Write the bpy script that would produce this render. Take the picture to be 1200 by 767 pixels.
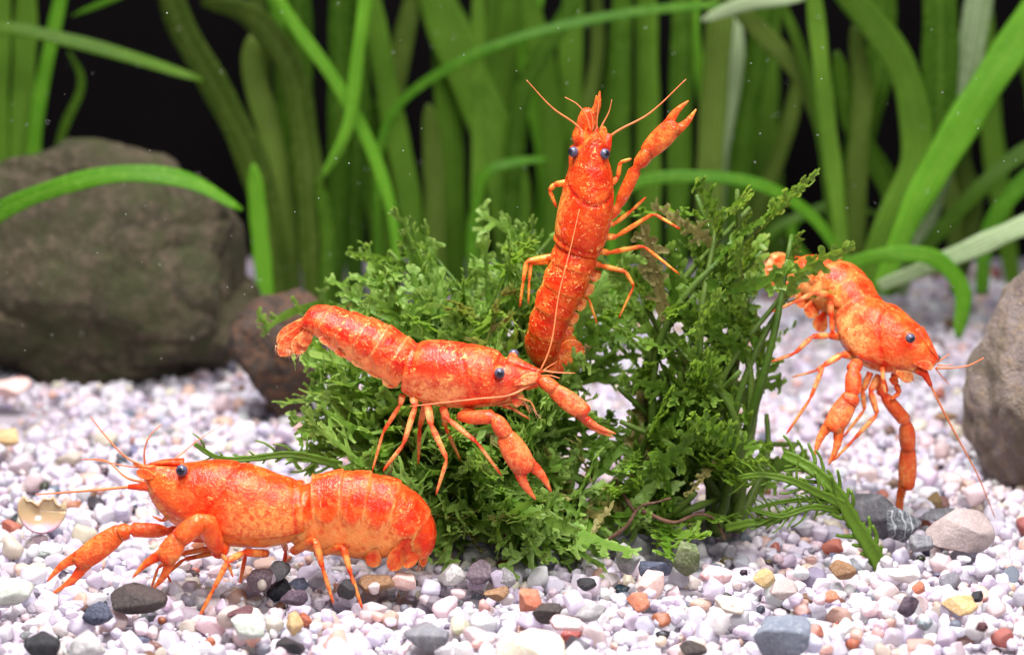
import bpy, math, random
import numpy as np
from mathutils import Vector, Matrix, noise as mnoise

random.seed(7); rng = np.random.default_rng(7)
CM = 0.01                       # every length below is written in centimetres
scene = bpy.context.scene
for o in list(bpy.data.objects): bpy.data.objects.remove(o)
col = scene.collection

# ------------------------------------------------------------------ camera
FPX = 2870.0; PITCH = math.radians(12); CAM = np.array([0.0, -34.0, 10.4])
cam = bpy.data.cameras.new('camera'); camo = bpy.data.objects.new('camera', cam); col.objects.link(camo)
camo.location = tuple(CAM*CM); camo.rotation_euler = (math.pi/2-PITCH, 0, 0)
cam.sensor_width = 36; cam.lens = FPX/1200*36
cam.clip_start = 0.005; cam.clip_end = 5
cam.dof.use_dof = True; cam.dof.focus_distance = 34.0*CM; cam.dof.aperture_fstop = 23
scene.camera = camo

# ------------------------------------------------------------------ world and lamps (tank hood lamp + flash)
w = bpy.data.worlds.new('World'); scene.world = w; w.use_nodes = True
w.node_tree.nodes['Background'].inputs[0].default_value = (0.75, 0.85, 1.0, 1)
w.node_tree.nodes['Background'].inputs[1].default_value = 0.20
def area(name, loc, target, sx, sy, power, color, spread=180):
    l = bpy.data.lights.new(name, 'AREA'); l.shape = 'RECTANGLE'; l.size = sx*CM; l.size_y = sy*CM
    l.energy = power; l.color = color; l.spread = math.radians(spread)
    o = bpy.data.objects.new(name, l); col.objects.link(o); o.location = tuple(np.array(loc)*CM)
    o.rotation_euler = (Vector(target)-Vector(loc)).to_track_quat('-Z', 'Y').to_euler()
    return o
area('hood_lamp', (-3, -4, 33), (0, .5, 0), 24, 12, 1.50, (1, .955, .98), 120)
area('flash_lamp', (9, -30, 27), (0, 2, 2), 10, 8, 0.58, (1, .98, .96), 130)

vs = scene.view_settings; scene.display_settings.display_device = 'sRGB'
vs.view_transform = 'Standard'; vs.look = 'None'; vs.exposure = 0.0; vs.gamma = 1; vs.use_curve_mapping = False
scene.render.resolution_x = 1024; scene.render.resolution_y = 654
scene.render.engine = 'CYCLES'
scene.cycles.max_bounces = 6; scene.cycles.diffuse_bounces = 3; scene.cycles.glossy_bounces = 2; scene.cycles.transmission_bounces = 3; scene.cycles.caustics_reflective = False; scene.cycles.caustics_refractive = False

# ------------------------------------------------------------------ helpers
cp, sp_ = math.cos(PITCH), math.sin(PITCH)
FW = np.array([0, cp, -sp_]); UPV = np.array([0, sp_, cp]); RT = np.array([1.0, 0, 0])
def ray(px, py): return FW + RT*((px-600)/FPX) + UPV*((383.5-py)/FPX)
def at(px, py, Y):
    d = ray(px, py); return CAM + d*((Y-CAM[1])/d[1])
def ground(px, py, z=0.0):
    d = ray(px, py); return CAM + d*((z-CAM[2])/d[2])
def pxcm(Y): return FPX/((Y-CAM[1])*1.02)
def nrm(v):
    v = np.asarray(v, float); n = np.linalg.norm(v); return v/n if n > 1e-9 else v
def V(p): return Vector((float(p[0]), float(p[1]), float(p[2])))

def mesh_np(name, verts, faces, mat=None, smooth=True, attrs=None):
    """verts in cm (N,3); faces list of lists or an (M,k) array; attrs: dict name -> (N,4)"""
    me = bpy.data.meshes.new(name); verts = np.asarray(verts, np.float32)*CM
    if isinstance(faces, np.ndarray):
        M, k = faces.shape
        me.vertices.add(len(verts)); me.vertices.foreach_set('co', verts.ravel())
        me.loops.add(M*k); me.loops.foreach_set('vertex_index', faces.astype(np.int32).ravel())
        me.polygons.add(M); me.polygons.foreach_set('loop_start', np.arange(0, M*k, k, dtype=np.int32))
        me.update(calc_edges=True)
    else:
        me.from_pydata([tuple(v) for v in verts.tolist()], [], faces); me.update()
    me.polygons.foreach_set('use_smooth', np.full(len(me.polygons), smooth))
    for nm, arr in (attrs or {}).items():
        a = me.attributes.new(nm, 'FLOAT_COLOR', 'POINT'); a.data.foreach_set('color', np.asarray(arr, np.float32).ravel())
    if mat: me.materials.append(mat)
    me.validate(); return me
def link(name, data, parent=None, loc=None):
    o = bpy.data.objects.new(name, data); col.objects.link(o)
    if parent is not None: o.parent = parent
    if loc is not None: o.location = tuple(np.asarray(loc, float)*CM)
    return o
def tag(o, label=None, cat=None, group=None, kind=None):
    if label: o['label'] = label
    if cat: o['category'] = cat
    if group: o['group'] = group
    if kind: o['kind'] = kind
    return o

class MB:
    def __init__(s): s.v = []; s.f = []; s.c = []
    def add(s, v, f, c):
        b = len(s.v); s.v.extend([tuple(p) for p in v]); s.f.extend([tuple(i+b for i in q) for q in f])
        s.c.extend([c]*len(v) if not isinstance(c, list) else c)
    def rings(s, R, C, cap=True):
        """R: list of (m,3) rings, C: list of colour lists"""
        m = len(R[0]); v = []; c = []; f = []
        for r, cc in zip(R, C):
            v.extend(r.tolist() if hasattr(r, 'tolist') else r); c.extend(cc if isinstance(cc, list) else [cc]*m)
        for i in range(len(R)-1):
            for j in range(m):
                k = (j+1) % m; f.append((i*m+j, i*m+k, (i+1)*m+k, (i+1)*m+j))
        if cap:
            for i, fl in ((0, True), (len(R)-1, False)):
                ctr = np.mean(R[i], axis=0); v.append(tuple(ctr)); c.append(c[i*m]); q = len(v)-1
                for j in range(m):
                    k = (j+1) % m; f.append((q, i*m+k, i*m+j) if fl else (q, i*m+j, i*m+k))
        s.add(v, f, c)
    def build(s, name, mat, parent=None, origin=(0, 0, 0)):
        v = np.array(s.v)-np.asarray(origin)
        me = mesh_np(name, v, s.f, mat, True, {'pat': s.c}); return link(name, me, parent)

def catmull(P, n):
    P = np.asarray(P, float); k = len(P)
    if k == 2:
        t = np.linspace(0, 1, n)[:, None]; return P[0]*(1-t)+P[1]*t
    d = np.concatenate([[0], np.cumsum(np.maximum(np.linalg.norm(np.diff(P[:, :3], axis=0), axis=1), 1e-4))])
    out = []
    T = np.gradient(P, d, axis=0)
    for s in np.linspace(0, d[-1], n):
        i = min(max(np.searchsorted(d, s)-1, 0), k-2); h = d[i+1]-d[i]; t = (s-d[i])/h
        h00 = 2*t**3-3*t**2+1; h10 = t**3-2*t**2+t; h01 = -2*t**3+3*t**2; h11 = t**3-t**2
        out.append(h00*P[i]+h10*h*T[i]+h01*P[i+1]+h11*h*T[i+1])
    return np.array(out)
def frames(P, up=None):
    P = np.asarray(P); T = np.gradient(P, axis=0); T = np.array([nrm(t) for t in T])
    u = np.asarray(up if up is not None else (0, 0.3, 1.0), float)
    if abs(np.dot(nrm(u), T[0])) > .95: u = np.array([1.0, .2, 0])
    N = []; 
    for t in T:
        u = nrm(u-t*np.dot(u, t)); N.append(u)
    N = np.array(N); B = np.cross(T, N); return T, N, B
def tube_rings(P, rad, m=8, up=None, flat=1.0, roll=0):
    T, N, B = frames(P, up); R = []
    a = np.linspace(0, 2*math.pi, m, endpoint=False)
    for p, n, b, r in zip(P, N, B, rad):
        R.append(p + np.outer(np.cos(a)*r*flat, n) + np.outer(np.sin(a)*r, b))
    return R

# ------------------------------------------------------------------ node helpers
def new_mat(name):
    m = bpy.data.materials.new(name); m.use_nodes = True; nt = m.node_tree
    return m, nt, nt.nodes, nt.links, nt.nodes['Principled BSDF']
def nd(nt, typ, **kw):
    n = nt.nodes.new(typ)
    for k, v in kw.items():
        if k in n.inputs: n.inputs[k].default_value = v
        else: setattr(n, k, v)
    return n
def coords(nt, sc=100.0):
    tc = nt.nodes.new('ShaderNodeTexCoord'); mp = nt.nodes.new('ShaderNodeMapping')
    mp.inputs['Scale'].default_value = (sc, sc, sc); nt.links.new(tc.outputs['Object'], mp.inputs['Vector']); return mp.outputs[0]
def noise_n(nt, vec, scale, detail=3, rough=.55, dist=0):
    n = nd(nt, 'ShaderNodeTexNoise', Scale=scale, Detail=detail, Roughness=rough, Distortion=dist)
    nt.links.new(vec, n.inputs['Vector']); return n.outputs['Fac']
def ramp(nt, fac, *stops):
    r = nt.nodes.new('ShaderNodeValToRGB'); e = r.color_ramp.elements
    while len(e) < len(stops): e.new(.5)
    for el, (p, c) in zip(e, stops):
        el.position = p; el.color = (*c, 1) if not isinstance(c, (int, float)) else (c, c, c, 1)
    nt.links.new(fac, r.inputs[0]); return r.outputs[0]
def mix(nt, fac, a, b, mode='MIX'):
    m = nt.nodes.new('ShaderNodeMix'); m.data_type = 'RGBA'; m.blend_type = mode
    for sock, val in ((m.inputs[0], fac), (m.inputs[6], a), (m.inputs[7], b)):
        if hasattr(val, 'is_linked'): nt.links.new(val, sock)
        elif isinstance(val, (int, float)): sock.default_value = val
        else: sock.default_value = (*val, 1)
    return m.outputs[2]
def math_n(nt, op, a, b=0.0, clamp=False):
    m = nt.nodes.new('ShaderNodeMath'); m.operation = op; m.use_clamp = clamp
    for i, x in enumerate((a, b)):
        if hasattr(x, 'is_linked'): nt.links.new(x, m.inputs[i])
        else: m.inputs[i].default_value = x
    return m.outputs[0]
def bump(nt, h, strength, dist):
    b = nd(nt, 'ShaderNodeBump', Strength=strength, Distance=dist); nt.links.new(h, b.inputs['Height']); return b.outputs[0]

# ------------------------------------------------------------------ materials
def crayfish_mat(name, seed, main, deep, pale, speckle=1.0):
    m, nt, N, L, P = new_mat(name); v0 = coords(nt)
    ad = nd(nt, 'ShaderNodeVectorMath'); ad.operation = 'ADD'; ad.inputs[1].default_value = (seed*3.1, seed*1.7, seed)
    L.new(v0, ad.inputs[0]); v = ad.outputs[0]
    at_ = nd(nt, 'ShaderNodeAttribute', attribute_name='pat'); sep = nt.nodes.new('ShaderNodeSeparateColor'); L.new(at_.outputs['Color'], sep.inputs[0])
    r, g, b = sep.outputs
    n1 = noise_n(nt, v, 1.9, 4, .6, .8); n2 = noise_n(nt, v, 6.5, 4, .62, .7); n3 = noise_n(nt, v, 30, 2, .5)
    c = mix(nt, ramp(nt, n1, (.40, 0.), (.58, .9)), main, deep)
    c = mix(nt, ramp(nt, n2, (.52, 0.), (.62, .42)), c, mix(nt, .5, main, pale))
    pf = math_n(nt, 'MULTIPLY', ramp(nt, n2, (.34, .25), (.54, 1.)), math_n(nt, 'MULTIPLY', math_n(nt, 'ADD', r, .06), 1.25), True)
    c = mix(nt, pf, c, pale)
    df = math_n(nt, 'MULTIPLY', math_n(nt, 'MULTIPLY', g, 1.15), ramp(nt, n2, (.40, 1.), (.62, .35)), True)
    c = mix(nt, df, c, deep)
    # pale-yellow chromatophore specks, gathered in drifts
    fn = noise_n(nt, v, 15, 2, .6, 1.4)
    sk = math_n(nt, 'MULTIPLY', ramp(nt, fn, (.60, 0.), (.68, 1.)), ramp(nt, noise_n(nt, v, 2.6, 2), (.42, .05), (.60, 1.)))
    sk = math_n(nt, 'MULTIPLY', math_n(nt, 'MULTIPLY', sk, b), speckle, True)
    c = mix(nt, sk, c, (1.0, .50, .15))
    ret = noise_n(nt, v, 13, 3, .6, .5)
    c = mix(nt, math_n(nt, 'MULTIPLY', ramp(nt, ret, (.52, 0.), (.60, .75)), math_n(nt, 'ADD', r, .18), True), c, deep)
    # small dark dots on pale skin
    vo2 = nd(nt, 'ShaderNodeTexVoronoi', Scale=6.5, Randomness=1.0); L.new(v, vo2.inputs['Vector'])
    dk = math_n(nt, 'MULTIPLY', ramp(nt, vo2.outputs['Distance'], (.18, 1.), (.34, 0.)), math_n(nt, 'MULTIPLY', r, .6), True)
    c = mix(nt, dk, c, tuple(np.array(deep)*.95))
    c = mix(nt, ramp(nt, r, (.66, 0.), (.90, .85)), c, mix(nt, ramp(nt, n2, (.35, 0.), (.65, 1.)), tuple(np.array(main)*.55+np.array(pale)*.45), pale))
    c = mix(nt, math_n(nt, 'MULTIPLY', dk, .8), c, deep)
    L.new(c, P.inputs['Base Color'])
    P.inputs['Specular IOR Level'].default_value = .27
    L.new(ramp(nt, n3, (.3, .10), (.7, .27)), P.inputs['Roughness'])
    P.inputs['Subsurface Weight'].default_value = .5; P.inputs['Subsurface Radius'].default_value = (1.0, .30, .1)
    P.inputs['Subsurface Scale'].default_value = .0014
    L.new(bump(nt, math_n(nt, 'ADD', n3, math_n(nt, 'MULTIPLY', n2, .8)), .5, .00035), P.inputs['Normal'])
    return m
def leaf_mat(name, c1, c2, c3, trans=.35, rough=.5, scale=2.0, ribs=False, spec=.22):
    m, nt, N, L, P = new_mat(name); v = coords(nt)
    n1 = noise_n(nt, v, scale, 3, .6); c = mix(nt, ramp(nt, n1, (.3, 0.), (.7, 1.)), c1, c2)
    oi = nt.nodes.new('ShaderNodeObjectInfo')
    c = mix(nt, math_n(nt, 'MULTIPLY', oi.outputs['Random'], .55), c, c3)
    at_ = nd(nt, 'ShaderNodeAttribute', attribute_name='pat'); sep = nt.nodes.new('ShaderNodeSeparateColor'); L.new(at_.outputs['Color'], sep.inputs[0])
    if ribs:
        hsv = nd(nt, 'ShaderNodeHueSaturation'); L.new(c, hsv.inputs['Color']); L.new(math_n(nt, 'ADD', math_n(nt, 'MULTIPLY', oi.outputs['Random'], .95), .62), hsv.inputs['Value']); c = hsv.outputs[0]
        # pat.r runs across the blade, pat.g along it
        wv = math_n(nt, 'SINE', math_n(nt, 'MULTIPLY', sep.outputs[0], 34.0))
        c = mix(nt, math_n(nt, 'MULTIPLY', math_n(nt, 'ADD', wv, 1.0), .22), c, tuple(np.array(c1)*.45))
        big = noise_n(nt, v, .45, 2, .5); c = mix(nt, ramp(nt, big, (.42, .0), (.62, .4)), c, tuple(np.array(c1)*.7))
        mid = math_n(nt, 'ABSOLUTE', math_n(nt, 'SUBTRACT', sep.outputs[0], .5)); c = mix(nt, ramp(nt, mid, (.02, .45), (.07, 0.)), c, c3)
        cross = noise_n(nt, v, 9, 2); c = mix(nt, ramp(nt, cross, (.5, 0.), (.72, .35)), c, tuple(np.array(c3)*1.15))
        L.new(bump(nt, wv, .25, .0004), P.inputs['Normal'])
    else:
        c = mix(nt, sep.outputs[0], c, c3)
        L.new(bump(nt, noise_n(nt, v, 22, 2), .4, .0003), P.inputs['Normal'])
    L.new(c, P.inputs['Base Color']); P.inputs['Roughness'].default_value = rough; P.inputs['Specular IOR Level'].default_value = spec
    tr = nt.nodes.new('ShaderNodeBsdfTranslucent'); L.new(mix(nt, .35, c, (.5, .8, .05)), tr.inputs[0])
    ms = nt.nodes.new('ShaderNodeMixShader'); ms.inputs[0].default_value = trans
    out = N['Material Output']; L.new(P.outputs[0], ms.inputs[1]); L.new(tr.outputs[0], ms.inputs[2]); L.new(ms.outputs[0], out.inputs[0])
    return m
def stone_mat(name, c1, c2, c3, scale=1.0, rough=.75, bumpd=.0008, vein=None, sss=0, algae=None):
    m, nt, N, L, P = new_mat(name); v = coords(nt)
    oi = nt.nodes.new('ShaderNodeObjectInfo'); ad = nd(nt, 'ShaderNodeVectorMath'); ad.operation = 'ADD'
    L.new(v, ad.inputs[0]); cb = nt.nodes.new('ShaderNodeCombineXYZ'); L.new(math_n(nt, 'MULTIPLY', oi.outputs['Random'], 50), cb.inputs[0]); L.new(cb.outputs[0], ad.inputs[1]); v = ad.outputs[0]
    n1 = noise_n(nt, v, scale, 6, .65, .3); n2 = noise_n(nt, v, scale*7, 5, .7); n3 = noise_n(nt, v, scale*30, 2, .5)
    c = mix(nt, ramp(nt, n1, (.32, 0.), (.66, 1.)), c1, c2)
    c = mix(nt, ramp(nt, n2, (.46, 0.), (.68, .85)), c, c3)
    c = mix(nt, ramp(nt, n3, (.60, 0.), (.72, .45)), c, tuple(np.array(c1)*.4))
    if algae:
        c = mix(nt, ramp(nt, noise_n(nt, v, scale*1.6, 5, .7, .5), (.46, 0.), (.60, .8)), c, algae)
    if vein:
        wv = nd(nt, 'ShaderNodeTexWave', Scale=vein[1], Distortion=7.0, Detail=3.0); L.new(v, wv.inputs['Vector'])
        c = mix(nt, ramp(nt, wv.outputs['Fac'], (.88, 0.), (.98, vein[2])), c, vein[0])
    L.new(c, P.inputs['Base Color']); P.inputs['Roughness'].default_value = rough; P.inputs['Specular IOR Level'].default_value = .4
    if sss: P.inputs['Subsurface Weight'].default_value = sss; P.inputs['Subsurface Radius'].default_value = (1, .9, .9); P.inputs['Subsurface Scale'].default_value = .001
    h = math_n(nt, 'ADD', n2, math_n(nt, 'MULTIPLY', n3, .35)); L.new(bump(nt, h, .7, bumpd), P.inputs['Normal'])
    return m
def gravel_mat():
    m, nt, N, L, P = new_mat('quartz_gravel'); v = coords(nt)
    at_ = nd(nt, 'ShaderNodeAttribute', attribute_name='pat'); base = at_.outputs['Color']
    n1 = noise_n(nt, v, 5, 4, .65, .4); n2 = noise_n(nt, v, 22, 3, .6)
    c = mix(nt, ramp(nt, n1, (.42, 0.), (.72, .40)), base, mix(nt, .35, base, (.66, .48, .46)))
    c = mix(nt, ramp(nt, n2, (.62, 0.), (.74, .5)), c, mix(nt, .75, base, (.12, .10, .11), 'MULTIPLY'))
    c = mix(nt, ramp(nt, n2, (.26, .6), (.42, 0.)), c, mix(nt, .5, base, (.95, .94, .95)))
    L.new(c, P.inputs['Base Color'])
    L.new(ramp(nt, n1, (.3, .22), (.7, .55)), P.inputs['Roughness']); P.inputs['Specular IOR Level'].default_value = .5
    L.new(bump(nt, math_n(nt, 'ADD', n1, math_n(nt, 'MULTIPLY', n2, .4)), .5, .0005), P.inputs['Normal'])
    tr = nt.nodes.new('ShaderNodeBsdfTranslucent'); L.new(c, tr.inputs[0]); ms = nt.nodes.new('ShaderNodeMixShader'); ms.inputs[0].default_value = .42
    L.new(P.outputs[0], ms.inputs[1]); L.new(tr.outputs[0], ms.inputs[2]); L.new(ms.outputs[0], N['Material Output'].inputs[0])
    return m
def plain_mat(name, c, rough=.5, spec=.5, sss=0):
    m, nt, N, L, P = new_mat(name); v = coords(nt)
    L.new(mix(nt, ramp(nt, noise_n(nt, v, 8, 3), (.3, 0.), (.7, 1.)), c, tuple(np.array(c)*.72)), P.inputs['Base Color'])
    P.inputs['Roughness'].default_value = rough; P.inputs['Specular IOR Level'].default_value = spec
    if sss: P.inputs['Subsurface Weight'].default_value = sss; P.inputs['Subsurface Scale'].default_value = .001
    return m
M = {}
M['gravel'] = gravel_mat()
_m, _nt, _N, _L, _P = new_mat('crayfish_eye'); _a = nd(_nt, 'ShaderNodeAttribute', attribute_name='pat'); _s = _nt.nodes.new('ShaderNodeSeparateColor'); _L.new(_a.outputs['Color'], _s.inputs[0])
_L.new(mix(_nt, _s.outputs[0], (.010, .009, .016), (.075, .075, .12)), _P.inputs['Base Color']); _P.inputs['Roughness'].default_value = .22; _P.inputs['Specular IOR Level'].default_value = .5; M['eye'] = _m
M['antenna'] = plain_mat('crayfish_antenna', (.80, .22, .07), .4, .4)
M['seta'] = plain_mat('crayfish_bristle', (.72, .38, .22), .5, .3)
M['wall'] = plain_mat('dark_tank_back', (.004, .003, .0035), .8, .05)
M['speck'] = plain_mat('suspended_speck', (.75, .78, .72), .6, .2)
M['root'] = stone_mat('brown_root', (.10, .045, .025), (.17, .08, .045), (.22, .13, .09), 3)
M['val'] = leaf_mat('tape_grass_leaf', (.055, .16, .008), (.105, .25, .013), (.22, .37, .05), .62, .42, 1.0, True)
M['val_bright'] = leaf_mat('tape_grass_bright_leaf', (.10, .36, .012), (.16, .46, .02), (.28, .50, .06), .55, .4, 1.0, True)
M['val_olive'] = leaf_mat('tape_grass_olive_leaf', (.095, .17, .018), (.15, .24, .032), (.24, .32, .07), .62, .45, 1.0, True)
M['val_pale'] = leaf_mat('tape_grass_pale_leaf', (.33, .48, .20), (.45, .58, .30), (.55, .62, .42), .4, .45, 1.0, True)
M['moss'] = leaf_mat('moss_frond_green', (.085, .20, .015), (.145, .285, .03), (.32, .45, .12), .42, .4, 1.6)
M['fern'] = leaf_mat('fern_frond_dark', (.045, .12, .008), (.09, .20, .015), (.22, .35, .055), .40, .36, 1.6)
M['old'] = leaf_mat('withered_frond', (.13, .085, .022), (.17, .14, .03), (.26, .24, .09), .3, .5, 2.0)
M['fernstem'] = leaf_mat('fern_stem', (.035, .085, .008), (.075, .14, .015), (.11, .16, .03), .1, .4, 2.5)

# ------------------------------------------------------------------ gravel bed
YB0, YB1 = -9.0, 24.0
gb = []; NXg, NYg = 60, 60
def bedz(x, y):   # lightly uneven bed, a little higher to the right of the moss
    return 0.10*mnoise.noise(Vector((x*.22, y*.22, 3.3))) + .04*mnoise.noise(Vector((x*.7, y*.7, 9.1)))
bv = []; bf = []
for j in range(NYg):
    for i in range(NXg):
        x = -22+44*i/(NXg-1); y = YB0-4+(YB1+4-YB0+4)*j/(NYg-1); bv.append((x, y, bedz(x, y)-.42))
for j in range(NYg-1):
    for i in range(NXg-1):
        a = j*NXg+i; bf.append((a, a+1, a+NXg+1, a+NXg))
bed = link('gravel_bed', mesh_np('gravel_bed', bv, bf, None, True, {'pat': [(.62, .55, .60, 1)]*len(bv)}))
bed.data.materials.append(M['gravel']); tag(bed, kind='structure')
wall = link('wall_back', mesh_np('wall_back', [(-34, 0, -1), (34, 0, -1), (34, 0, 40), (-34, 0, 40), (-34, .6, -1), (34, .6, -1), (34, .6, 40), (-34, .6, 40)],
    [(0, 1, 2, 3), (5, 4, 7, 6), (4, 0, 3, 7), (1, 5, 6, 2), (3, 2, 6, 7), (4, 5, 1, 0)], M['wall'], False), None, (0, 25, 0)); tag(wall, kind='structure')

def ico(sub):
    import bmesh
    bm = bmesh.new(); bmesh.ops.create_icosphere(bm, subdivisions=sub, radius=1)
    v = np.array([x.co[:] for x in bm.verts]); f = np.array([[y.index for y in x.verts] for x in bm.faces]); bm.free(); return v, f
ICO = {s: ico(s) for s in (1, 2, 3, 4, 5, 6)}
def pebble_shape(v, seed, rough=.22, cuts=5, facet=.72):
    r = np.random.default_rng(seed); v = v.copy(); o = Vector(r.uniform(-50, 50, 3))
    k = np.array([mnoise.noise(Vector(p)*1.1+o) for p in v]); v *= (1+rough*k)[:, None]
    k2 = np.array([mnoise.noise(Vector(p)*3.1+o) for p in v]); v *= (1+.06*k2)[:, None]
    for _ in range(cuts):
        n = nrm(r.normal(size=3)); d = r.uniform(facet, facet+.25); q = v@n; over = np.maximum(q-d, 0); v -= np.outer(over*.94, n)
    return v
# height map so that stones settle against each other
HX0, HY0, HS = -16.0, YB0, .06; HW, HH = int(32/HS), int((YB1-YB0)/HS)
Hm = np.zeros((HH, HW), np.float32)
for j in range(0, HH, 8):
    for i in range(0, HW, 8): Hm[j:j+8, i:i+8] = bedz(HX0+i*HS, HY0+j*HS)-.42
def settle(x, y, rx, rz, sink=.25, write=True):
    n = max(1, int(rx/HS)); i = int((x-HX0)/HS); j = int((y-HY0)/HS)
    if i-n < 0 or j-n < 0 or i+n+1 > HW or j+n+1 > HH: return None
    gy, gx = np.mgrid[-n:n+1, -n:n+1]; q = 1-(gx**2+gy**2)*(HS/rx)**2; mk = q > 0; s = np.sqrt(np.where(mk, q, 0))*rz
    pt = Hm[j-n:j+n+1, i-n:i+n+1]; z = float(np.quantile((pt+s)[mk], .72)) - sink*rz
    if write: pt[mk] = np.maximum(pt, z+s)[mk]
    return z

def settle_at(x, y, rx, ztop):
    n = max(1, int(rx/HS)); i = int((x-HX0)/HS); j = int((y-HY0)/HS)
    gy, gx = np.mgrid[-n:n+1, -n:n+1]; mk = (gx**2+gy**2)*(HS/rx)**2 < 1; j0, i0 = max(0, j-n), max(0, i-n)
    pt = Hm[j0:j+n+1, i0:i+n+1]
    if pt.shape == mk.shape: pt[mk] = np.maximum(pt, ztop)[mk]

# ------------------------------------------------------------------ large rocks
def rock(name, label, centre, rad, seed, mat, rot=0, cuts=7, rough=.30, sub=6, crack=.085, bed_clear=True):
    v, f = ICO[sub]; v = pebble_shape(v, seed, rough, cuts, .68)
    o = Vector(np.random.default_rng(seed+1).uniform(-40, 40, 3)); dv = []
    for p in v:
        q = Vector(p)
        a = mnoise.fractal(q*2.4+o, .9, 2.1, 5)*.045
        c = 1-abs(mnoise.noise(Vector((q.x*1.5, q.y*1.5, q.z*2.6))+o*1.3)); a -= crack*max(0, (c-.82)/.18)**1.5
        a += .012*mnoise.fractal(q*9+o, .8, 2.1, 3)
        dv.append(a)
    v = v*(1+np.array(dv))[:, None]*np.array(rad)
    c, s = math.cos(rot), math.sin(rot); v = np.stack([v[:, 0]*c-v[:, 1]*s, v[:, 0]*s+v[:, 1]*c, v[:, 2]], 1)
    ob = link(name, mesh_np(name, v, f, mat), None, centre); tag(ob, label, 'rock'); 
    return ob
M['rock_a'] = stone_mat('olive_brown_rock', (.022, .019, .008), (.068, .056, .026), (.13, .095, .06), .7, .8, .0022, algae=(.040, .046, .012))
M['rock_b'] = stone_mat('rusty_rock', (.025, .02, .016), (.065, .045, .032), (.16, .065, .025), .9, .8, .001)
M['rock_c'] = stone_mat('grey_tan_rock', (.15, .12, .105), (.27, .22, .20), (.33, .235, .14), .8, .72, .0020, algae=(.15, .12, .075))
pA = at(118, 345, 12.6)
rock('rock', 'big olive brown boulder lying among tape grass behind the white gravel', (pA[0]-.35, 12.6, 1.2), (3.35, 2.3, 2.65), 11, M['rock_a'], .1, crack=.05, cuts=10)
pB = at(326, 420, 8.6)
rock('rock', 'small rusty brown rock half hidden behind the moss clump', (pB[0]+.1, 8.6, .95), (.92, .8, 1.22), 23, M['rock_b'], .3, sub=5)
pC = at(1222, 445, 5.2)
rock('rock', 'smooth grey tan rock standing at the edge of the gravel behind a speckled pebble', (pC[0]+.30, 4.5, 1.25), (1.5, 1.9, 2.5), 41, M['rock_c'], -.2, cuts=8, rough=.22, crack=.03)
for P_, rx_, ry_, z_ in ((pA, 3.2, 2.3, 3), (pB, .9, .8, 1.5), (pC, 1.4, 1.9, 3)):
    pass

# ------------------------------------------------------------------ pebbles that stand out from the gravel
G_ = {}
def pmat(key):
    if key in G_: return G_[key]
    T = dict(black=((.012, .012, .014), (.03, .03, .034), (.05, .048, .05)), darkbrown=((.03, .022, .02), (.06, .045, .04), (.11, .09, .08)),
        bluegrey=((.13, .155, .20), (.24, .27, .33), (.36, .38, .42)), darkblue=((.02, .025, .05), (.06, .07, .11), (.14, .15, .2)),
        grey=((.24, .23, .23), (.38, .36, .36), (.52, .5, .5)), greywhite=((.5, .49, .47), (.7, .68, .66), (.33, .32, .3)),
        purple=((.11, .075, .09), (.2, .15, .18), (.34, .28, .3)), maroon=((.06, .02, .025), (.13, .05, .06), (.22, .1, .1)),
        plum=((.035, .02, .035), (.08, .05, .075), (.14, .1, .12)), ochre=((.48, .28, .10), (.66, .44, .2), (.74, .58, .36)),
        amber=((.42, .28, .10), (.58, .42, .2), (.62, .52, .34)), terracotta=((.50, .14, .07), (.62, .22, .12), (.55, .28, .2)),
        pink=((.72, .44, .38), (.82, .58, .52), (.85, .7, .66)), pinkred=((.62, .28, .27), (.8, .55, .54), (.86, .74, .74)),
        cream=((.68, .58, .42), (.8, .72, .58), (.86, .82, .74)), white=((.76, .70, .68), (.85, .80, .79), (.88, .86, .86)),
        green=((.05, .085, .018), (.16, .20, .07), (.30, .31, .22)), palegreen=((.42, .46, .38), (.56, .6, .52), (.68, .68, .64)),
        brown=((.18, .085, .035), (.30, .16, .08), (.38, .25, .14)), slate=((.12, .12, .13), (.2, .2, .22), (.3, .3, .32)),
        blush=((.33, .26, .24), (.46, .37, .35), (.54, .46, .44)), speckled=((.025, .03, .035), (.09, .10, .11), (.36, .38, .40)),
        teal=((.16, .21, .23), (.28, .34, .36), (.4, .44, .45)))
    a, b, c = T[key]; vein = ((.62, .63, .66), 3.0, .5) if key in ('speckled',) else (((.34, .33, .32), 1.6, .35) if key in ('slate',) else None)
    G_[key] = stone_mat('pebble_'+key, a, b, c, 3.2, .55, .0004, vein, .12 if key in ('white', 'cream', 'pink', 'blush', 'greywhite', 'pinkred', 'palegreen') else 0); return G_[key]
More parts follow.
